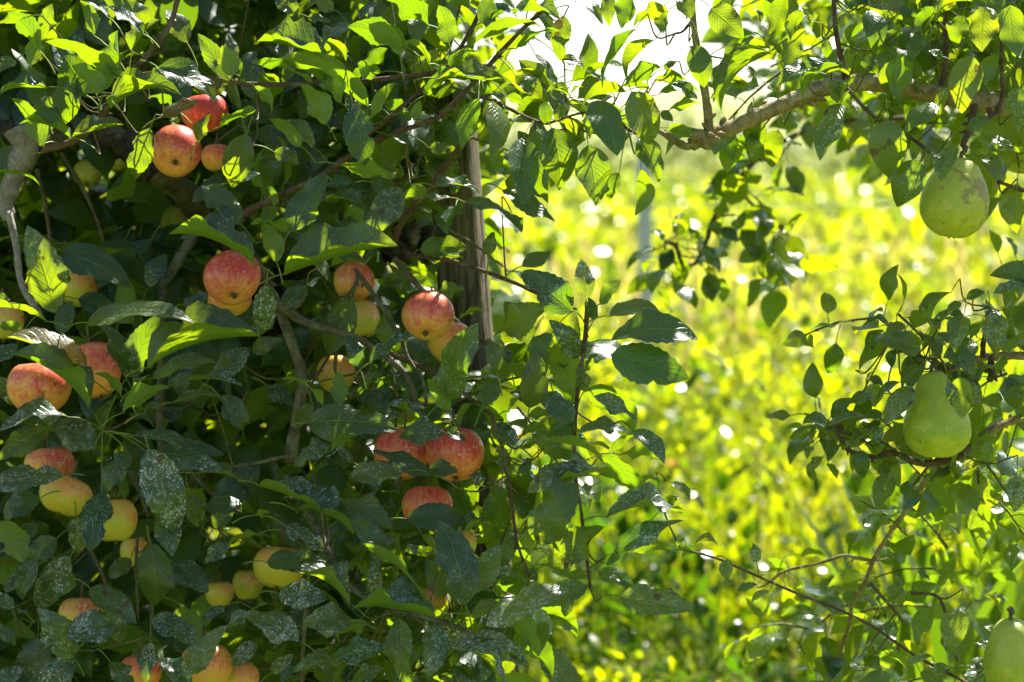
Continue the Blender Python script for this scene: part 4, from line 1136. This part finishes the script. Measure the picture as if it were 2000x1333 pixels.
def edge_px(py):
    """right-hand limit of the apple crown in the photograph at that height"""
    pts = [(-400, 900), (0, 960), (150, 950), (300, 920), (420, 900), (520, 870), (640, 840), (760, 870), (880, 940), (1000, 1000), (1150, 990), (1250, 940), (1400, 930)]
    for (a, xa), (b, xb) in zip(pts, pts[1:]):
        if py <= b: return xa + (xb - xa) * (py - a) / (b - a)
    return 960

def apple_crown():
    n = 0
    tries = 0
    while n < 1080 and tries < 30000:
        tries += 1
        x = random.uniform(-1.45, 0.15); y = random.uniform(3.70, 4.75) if n < 700 else random.uniform(4.1, 5.0); z = random.uniform(0.30, 2.25) if n < 700 else random.uniform(0.9, 2.1)
        top = 1.84 + 0.62 * min(0.65, y - 3.5) + 0.06 * math.sin(x * 5)
        if z > top: continue
        px, py, d = proj((x, y, z))
        lim = edge_px(py)
        if px > lim - 20: continue
        # a hollow in the shaded middle of the tree where branches and fruit hang free
        if d < 3.85 and -60 < px < 430 and 300 < py < 640 and random.random() < 0.65: continue
        if d < 3.78 and 540 < px < 930 and 470 < py < 840 and random.random() < 0.7: continue
        dv = np.array((random.gauss(0, .7), random.gauss(-0.1, .6), random.gauss(0.15, .5)))
        shoot(AT, (x, y, z), dv, random.uniform(0.10, 0.22), random.randint(6, 9), 0.098, hi=(d < 3.62 and 0 < px < 1100), spk=min(1, max(0, 1.0 - 0.5 * z + random.gauss(0, .2))))
        n += 1
apple_crown()
for q in range(64):     # leafy shoots in front of the post
    px, py = random.uniform(690, 900), random.choice((random.uniform(130, 470), random.uniform(700, 1330)))
    shoot(AT, P(px, py, random.uniform(3.64, 3.74)), np.array((random.gauss(0, .7), random.gauss(0, .3), random.gauss(0, .5))), 0.12, 6, 0.09, True, 0.4)
for q in range(13):     # the thick fringe right of the post
    py = random.uniform(620, 1300)
    px = random.uniform(920, 1060 if 680 < py < 900 else 1040 if py < 1180 else 990)
    shoot(AT, P(px, py, random.uniform(3.56, 3.70)), np.array((random.gauss(0.1, .6), random.gauss(0, .3), random.gauss(-.1, .5))), 0.11, 6, 0.095, True, 0.6)
AT.finish(300)

# ------------------------------------------------------------------ pear trees
pt = np.array((P(2330, 600, 3.75)[0], 3.75 + CAM[1], 0.0))
pear_root = tag(empty("pear_tree", pt), "pear tree whose leafy limb reaches in from the right across the sky", "pear tree")
PT = Plant(pear_root, 'pear', M['pear_leaf'])
PT.branch("trunk", [pt + (0, 0, -0.05), pt + (0.02, 0, 0.6), pt + (0.0, 0, 1.2), pt + (-0.02, 0.01, 1.75), pt + (0.01, 0, 2.1)], 0.06, 0.03, M['pear_bark'], 14, 0.06, 0.03, 5)
limb = Q([(1350, 283), (1381, 267), (1432, 249), (1500, 218), (1560, 192), (1601, 174), (1652, 163), (1719, 162), (1804, 179), (1880, 194), (1956, 209), (2050, 250), (2180, 340)], 3.50, 0.06) + [pt + (0, 0, 1.30)]
PT.branch("limb", limb, 13.5 * K * 3.5, 20 * K * 3.5, M['pear_bark'], 14, 0.07, 0.04, 7, 4, "mottled greenish grey bark limb")
LP = [(1345, 283), (1381, 267), (1432, 249), (1500, 218), (1560, 192), (1601, 174), (1652, 163), (1719, 162), (1804, 179)]
for (xa, ya), (xb, yb) in zip(LP, LP[1:]):
    CLEAR += [(xa + (xb - xa) * u, ya + (yb - ya) * u, 20, 3.47) for u in (0, .33, .66)]
wood(PT, "branch", [(1283, 255), (1300, 264), (1318, 276), (1340, 286), (1362, 282)], 3.50, 8, 17, 'pear_bark', 0, sides=8)
wood(PT, "spur", [(1352, 264), (1372, 268), (1384, 274), (1392, 262)], 3.485, 22, 34, 'pear_bark', 0, sides=10, rough=0.2)
wood(PT, "shoot", [(1384, 268), (1384, 235), (1378, 190), (1367, 125), (1356, 55), (1350, -40), (1346, -200)], 3.49, 21, 9, 'pear_bark', -0.02, sides=10, rough=0.05)
wood(PT, "twig", [(1070, 242), (1045, 236), (1000, 216), (960, 196), (880, 170)], 3.42, 6, 6, 'twig', 0.1)
wood(PT, "twig", [(1283, 255), (1262, 262), (1235, 258), (1190, 225), (1140, 220), (1070, 242)], 3.49, 7, 5, 'twig', -0.08)
wood(PT, "twig", [(1355, 30), (1350, 42), (1333, 62), (1318, 66)], 3.48, 7, 4, 'twig')
wood(PT, "twig", [(1372, 110), (1385, 110)], 3.48, 6, 4, 'twig')
wood(PT, "branch", [(1652, 160), (1648, 132), (1636, 84), (1630, 30), (1626, -60)], 3.52, 13, 8, 'twig', -0.02)
wood(PT, "branch", [(1838, 185), (1842, 150), (1848, 115), (1846, 60), (1850, -60)], 3.54, 12, 8, 'twig', 0.0)
wood(PT, "branch", [(1930, 212), (1940, 228), (1958, 189), (1957, 130), (1956, 68), (1960, 30)], 3.49, 12, 7, 'twig', -0.03)
wood(PT, "branch", [(1655, 172), (1664, 184), (1709, 230), (1770, 263), (1816, 299)], 3.47, 8, 6, 'twig', -0.02)
wood(PT, "spur", [(1905, 205), (1896, 240), (1890, 262), (1880, 285)], 3.50, 16, 12, 'twig', -0.03, rough=0.2)
wood(PT, "branch", [(1950, 355), (1985, 368), (2040, 385), (2150, 420)], 3.50, 7, 10, 'twig', 0.08)
wood(PT, "branch", [(1850, 728), (1880, 712), (1919, 700), (1960, 696), (2010, 692), (2090, 660), (2200, 640)], 3.52, 9, 20, 'pear_bark', 0.08, rough=0.15)
wood(PT, "spur", [(1919, 698), (1922, 660), (1930, 620), (1934, 600)], 3.51, 11, 8, 'twig', -0.02, rough=0.25)
wood(PT, "spur", [(1935, 700), (1937, 722), (1935, 740)], 3.51, 12, 14, 'twig', -0.03, rough=0.25)
wood(PT, "twig", [(1850, 728), (1830, 706), (1815, 700), (1770, 690), (1735, 672)], 3.50, 8, 4, 'twig', -0.04)
wood(PT, "branch", [(1635, 845), (1648, 868), (1665, 884), (1709, 893), (1745, 884), (1800, 905), (1880, 890)], 3.48, 7, 14, 'twig', 0.07, rough=0.2)
wood(PT, "branch", [(1880, 890), (1898, 872), (1915, 855), (1956, 831), (2000, 815), (2080, 790), (2200, 760)], 3.55, 12, 18, 'pear_bark', 0.1)
wood(PT, "branch", [(1890, 870), (1830, 920), (1807, 940), (1777, 988), (1736, 1045), (1709, 1089), (1689, 1140), (1665, 1183), (1659, 1220), (1645, 1260), (1630, 1320)], 3.58, 12, 7, 'pear_bark', 0.24)
wood(PT, "twig", [(1703, 1096), (1672, 1090), (1648, 1086), (1594, 1102), (1534, 1116), (1500, 1140)], 3.71, 8, 5, 'pear_bark', 0.08)
wood(PT, "twig", [(1330, 1074), (1360, 1080), (1410, 1095), (1500, 1135), (1570, 1165), (1640, 1192), (1700, 1222), (1790, 1282), (1880, 1330)], 3.45, 4, 6, 'twig', 0.05)
wood(PT, "branch", [(1880, 1330), (1960, 1360), (2080, 1340), (2250, 1200)], 3.50, 8, 16, 'pear_bark', 0.15)
wood(PT, "twig", [(1700, 1140), (1740, 1185), (1765, 1215)], 3.66, 7, 5, 'twig', 0.0)
wood(PT, "twig", [(1780, 1160), (1830, 1165), (1850, 1210), (1870, 1290)], 3.55, 6, 6, 'twig', 0.0)

build_pear(1866, 390, 132, 156, 3.45, (0.14, 0.10, 1.0), "large pale green pear with brown russet under the top limb", 0.62, 0.55, P(1884, 288, 3.47), 1.4)
build_pear(1827, 812, 134, 168, 3.46, (-0.08, 0.12, 1.0), "smooth green pear hanging alone in the middle of the right edge cluster", 0.08, 0.12, P(1824, 706, 3.47), 1.24)
build_pear(1982, 1290, 122, 160, 3.42, (-0.12, -0.05, 1.0), "pale green pear cut by the lower right corner", 0.35, 0.15, P(1972, 1190, 3.44), 1.36)
build_pear(1996, 275, 100, 130, 3.95, (0.0, 0.1, 1.0), "blurred yellow-green pear half out of the right edge near the top", 0.5, 0.4, P(1996, 190, 3.95), 1.2)
CLEAR += [(1866, 388, 78, 3.44), (1827, 812, 80, 3.44), (1982, 1290, 75, 3.42)]

place_leaves(PT, PEAR_LEAVES, 0.06)
def rosettes(plant, n, xr, yr, dr, size, cond=None):
    k = 0
    while k < n:
        px, py, d = random.uniform(*xr), random.uniform(*yr), random.uniform(*dr)
        if cond and not cond(px, py, d): continue
        dv = np.array((random.gauss(-.2, .6), random.gauss(-0.2, .6), random.gauss(0.3, .5)))
        shoot(plant, P(px, py, d), dv, random.uniform(0.05, 0.15), random.randint(5, 8), size, hi=False, spk=random.random() * .6, wratio=(0.52, 0.66), up=0.6)
        k += 1
rosettes(PT, 46, (1490, 2150), (-120, 190), (3.60, 4.3), 0.072)
rosettes(PT, 12, (1700, 2100), (180, 330), (3.62, 4.1), 0.070, lambda x, y, d: x > 1900 or y < 240)
rosettes(PT, 4, (1975, 2150), (400, 620), (3.62, 4.0), 0.066)
rosettes(PT, 10, (1920, 2150), (640, 1000), (3.62, 4.2), 0.066)
rosettes(PT, 22, (1560, 2120), (960, 1420), (3.80, 4.6), 0.066, lambda x, y, d: x + y > 2730)
rosettes(PT, 4, (1710, 1790), (610, 690), (3.50, 3.60), 0.056)
rosettes(PT, 5, (1610, 1760), (840, 890), (3.50, 3.60), 0.052)
rosettes(PT, 3, (1910, 2000), (600, 780), (3.50, 3.62), 0.064)
rosettes(PT, 5, (1780, 1990), (900, 980), (3.55, 3.70), 0.064)
rosettes(PT, 3, (1080, 1250), (200, 270), (3.50, 3.60), 0.070)
rosettes(PT, 9, (1560, 2000), (-30, 120), (3.56, 3.70), 0.072)
rosettes(PT, 6, (1600, 2000), (1000, 1330), (3.66, 3.9), 0.064, lambda x, y, d: x + y > 2800)
PT.finish(300)

p2 = np.array((P(2150, 600, 4.75)[0], 4.75, 0.0))
pear2 = tag(empty("pear_tree", p2), "second pear tree, out of focus behind, its drooping spray hanging over the meadow", "pear tree")
PT2 = Plant(pear2, 'pear', M['pear_leaf'])
PT2.branch("trunk", [p2 + (0, 0, -0.05), p2 + (0.01, 0, 0.8), p2 + (-0.02, 0, 1.5), p2 + (0, 0, 2.0)], 0.05, 0.03, M['pear_bark'], 12, 0.06, 0.03, 5)
wood(PT2, "branch", [(2150, 300), (1900, 240), (1680, 235), (1560, 262), (1480, 312), (1432, 366), (1392, 432), (1380, 470), (1358, 514), (1331, 511), (1322, 484), (1300, 470)], 4.72, 13, 7, 'twig', -0.38, sides=8)
wood(PT2, "branch", [(1432, 366), (1470, 400), (1500, 440), (1515, 460)], 4.40, 7, 6, 'twig', 0.05)
place_leaves(PT2, {k: PEAR_LEAVES[k] for k in ('7',)}, 0.12)
build_pear(1525, 505, 84, 108, 4.45, (0.05, 0.1, 1.0), "small blurred olive pear hanging behind over the bright meadow", 0.4, 0.3, P(1515, 442, 4.45), 1.1)
for (px, py, n) in ((1300, 470, 7), (1330, 500, 5), (1395, 430, 6), (1440, 360, 6), (1490, 315, 6), (1520, 450, 8), (1400, 500, 4), (1560, 262, 6)):
    shoot(PT2, P(px, py, 4.42), np.array((random.gauss(-.2, .6), random.gauss(-.3, .3), random.gauss(-.2, .4))), 0.07, n, 0.066, False, .2, False, (0.5, 0.62), 0.6)
for q in range(1):
    shoot(PT2, P(random.uniform(1490, 1560), random.uniform(455, 520), 4.36), np.array((random.gauss(0, .5), -.1, random.gauss(-.2, .4))), 0.06, 6, 0.07, False, .2, False, (0.5, 0.62), 0.6)
for q in range(90):
    shoot(PT2, P(random.uniform(1500, 2200), random.uniform(-60, 280), random.uniform(4.5, 5.6)), np.array((random.gauss(-.2, .6), random.gauss(-.3, .3), random.gauss(.2, .4))), 0.12, 7, 0.072, False, .2, False, (0.5, 0.64), 0.6)
# unseen leafy shoots added above the frame to shade the sprays below
for q in range(46):
    x = random.choice((random.uniform(0.22, 0.55), random.uniform(0.75, 1.1)))
    shoot(PT2, (x, random.uniform(3.95, 4.5), random.uniform(1.92, 2.3)), np.array((random.gauss(-.2, .6), random.gauss(-.1, .5), random.gauss(.2, .4))), 0.14, 8, 0.08, False, .2, False, (0.5, 0.64), 0.6)
PT2.finish(150)

# ------------------------------------------------------------------ arching leafy clumps low behind the pear tree
blade_mat = veg_material("arching blade", (0.02, 0.055, 0.008), (0.045, 0.09, 0.012), (0.1, 0.12, 0.02), (0.12, 0.24, 0.004), (0.22, 0.36, 0.006), 0.38, 0.3, 0.5)
def blade_clump(px, d, n, h, label):
    rg = np.random.default_rng(int(px))
    g = P(px, 900, d); root = empty("leafy_clump", (g[0], g[1], 0))
    tag(root, label, "plant", "arching leafy clumps behind the pear tree")
    for k in range(n):
        b = np.array([[g[0] + rg.normal(0, .05), g[1] + rg.normal(0, .05), 0.0]])
        V, F, per = ribbons(b, np.array([h * (0.7 + 0.5 * rg.random())]), np.array([0.022 + .012 * rg.random()]), rg.normal(0.15, 0.1, 1), np.array([k * 2.4 + rg.random()]), np.array([0.12 + 0.25 * rg.random()]), 9,
                            wprof=lambda u: np.maximum(0.04, np.sin(math.pi * (0.12 + 0.88 * u)) ** 0.6))
        info = np.tile((rg.random(), rg.random() * .8, .5, 1), (len(V), 1))
        mesh_obj("blade", V, F, blade_mat, root, info=info, origin=b[0])
blade_clump(1780, 5.3, 16, 0.95, "arching strap-leaved clump behind the lower pear twigs, left of two")
blade_clump(1930, 5.6, 18, 1.05, "arching strap-leaved clump behind the lower pear twigs, right of two")
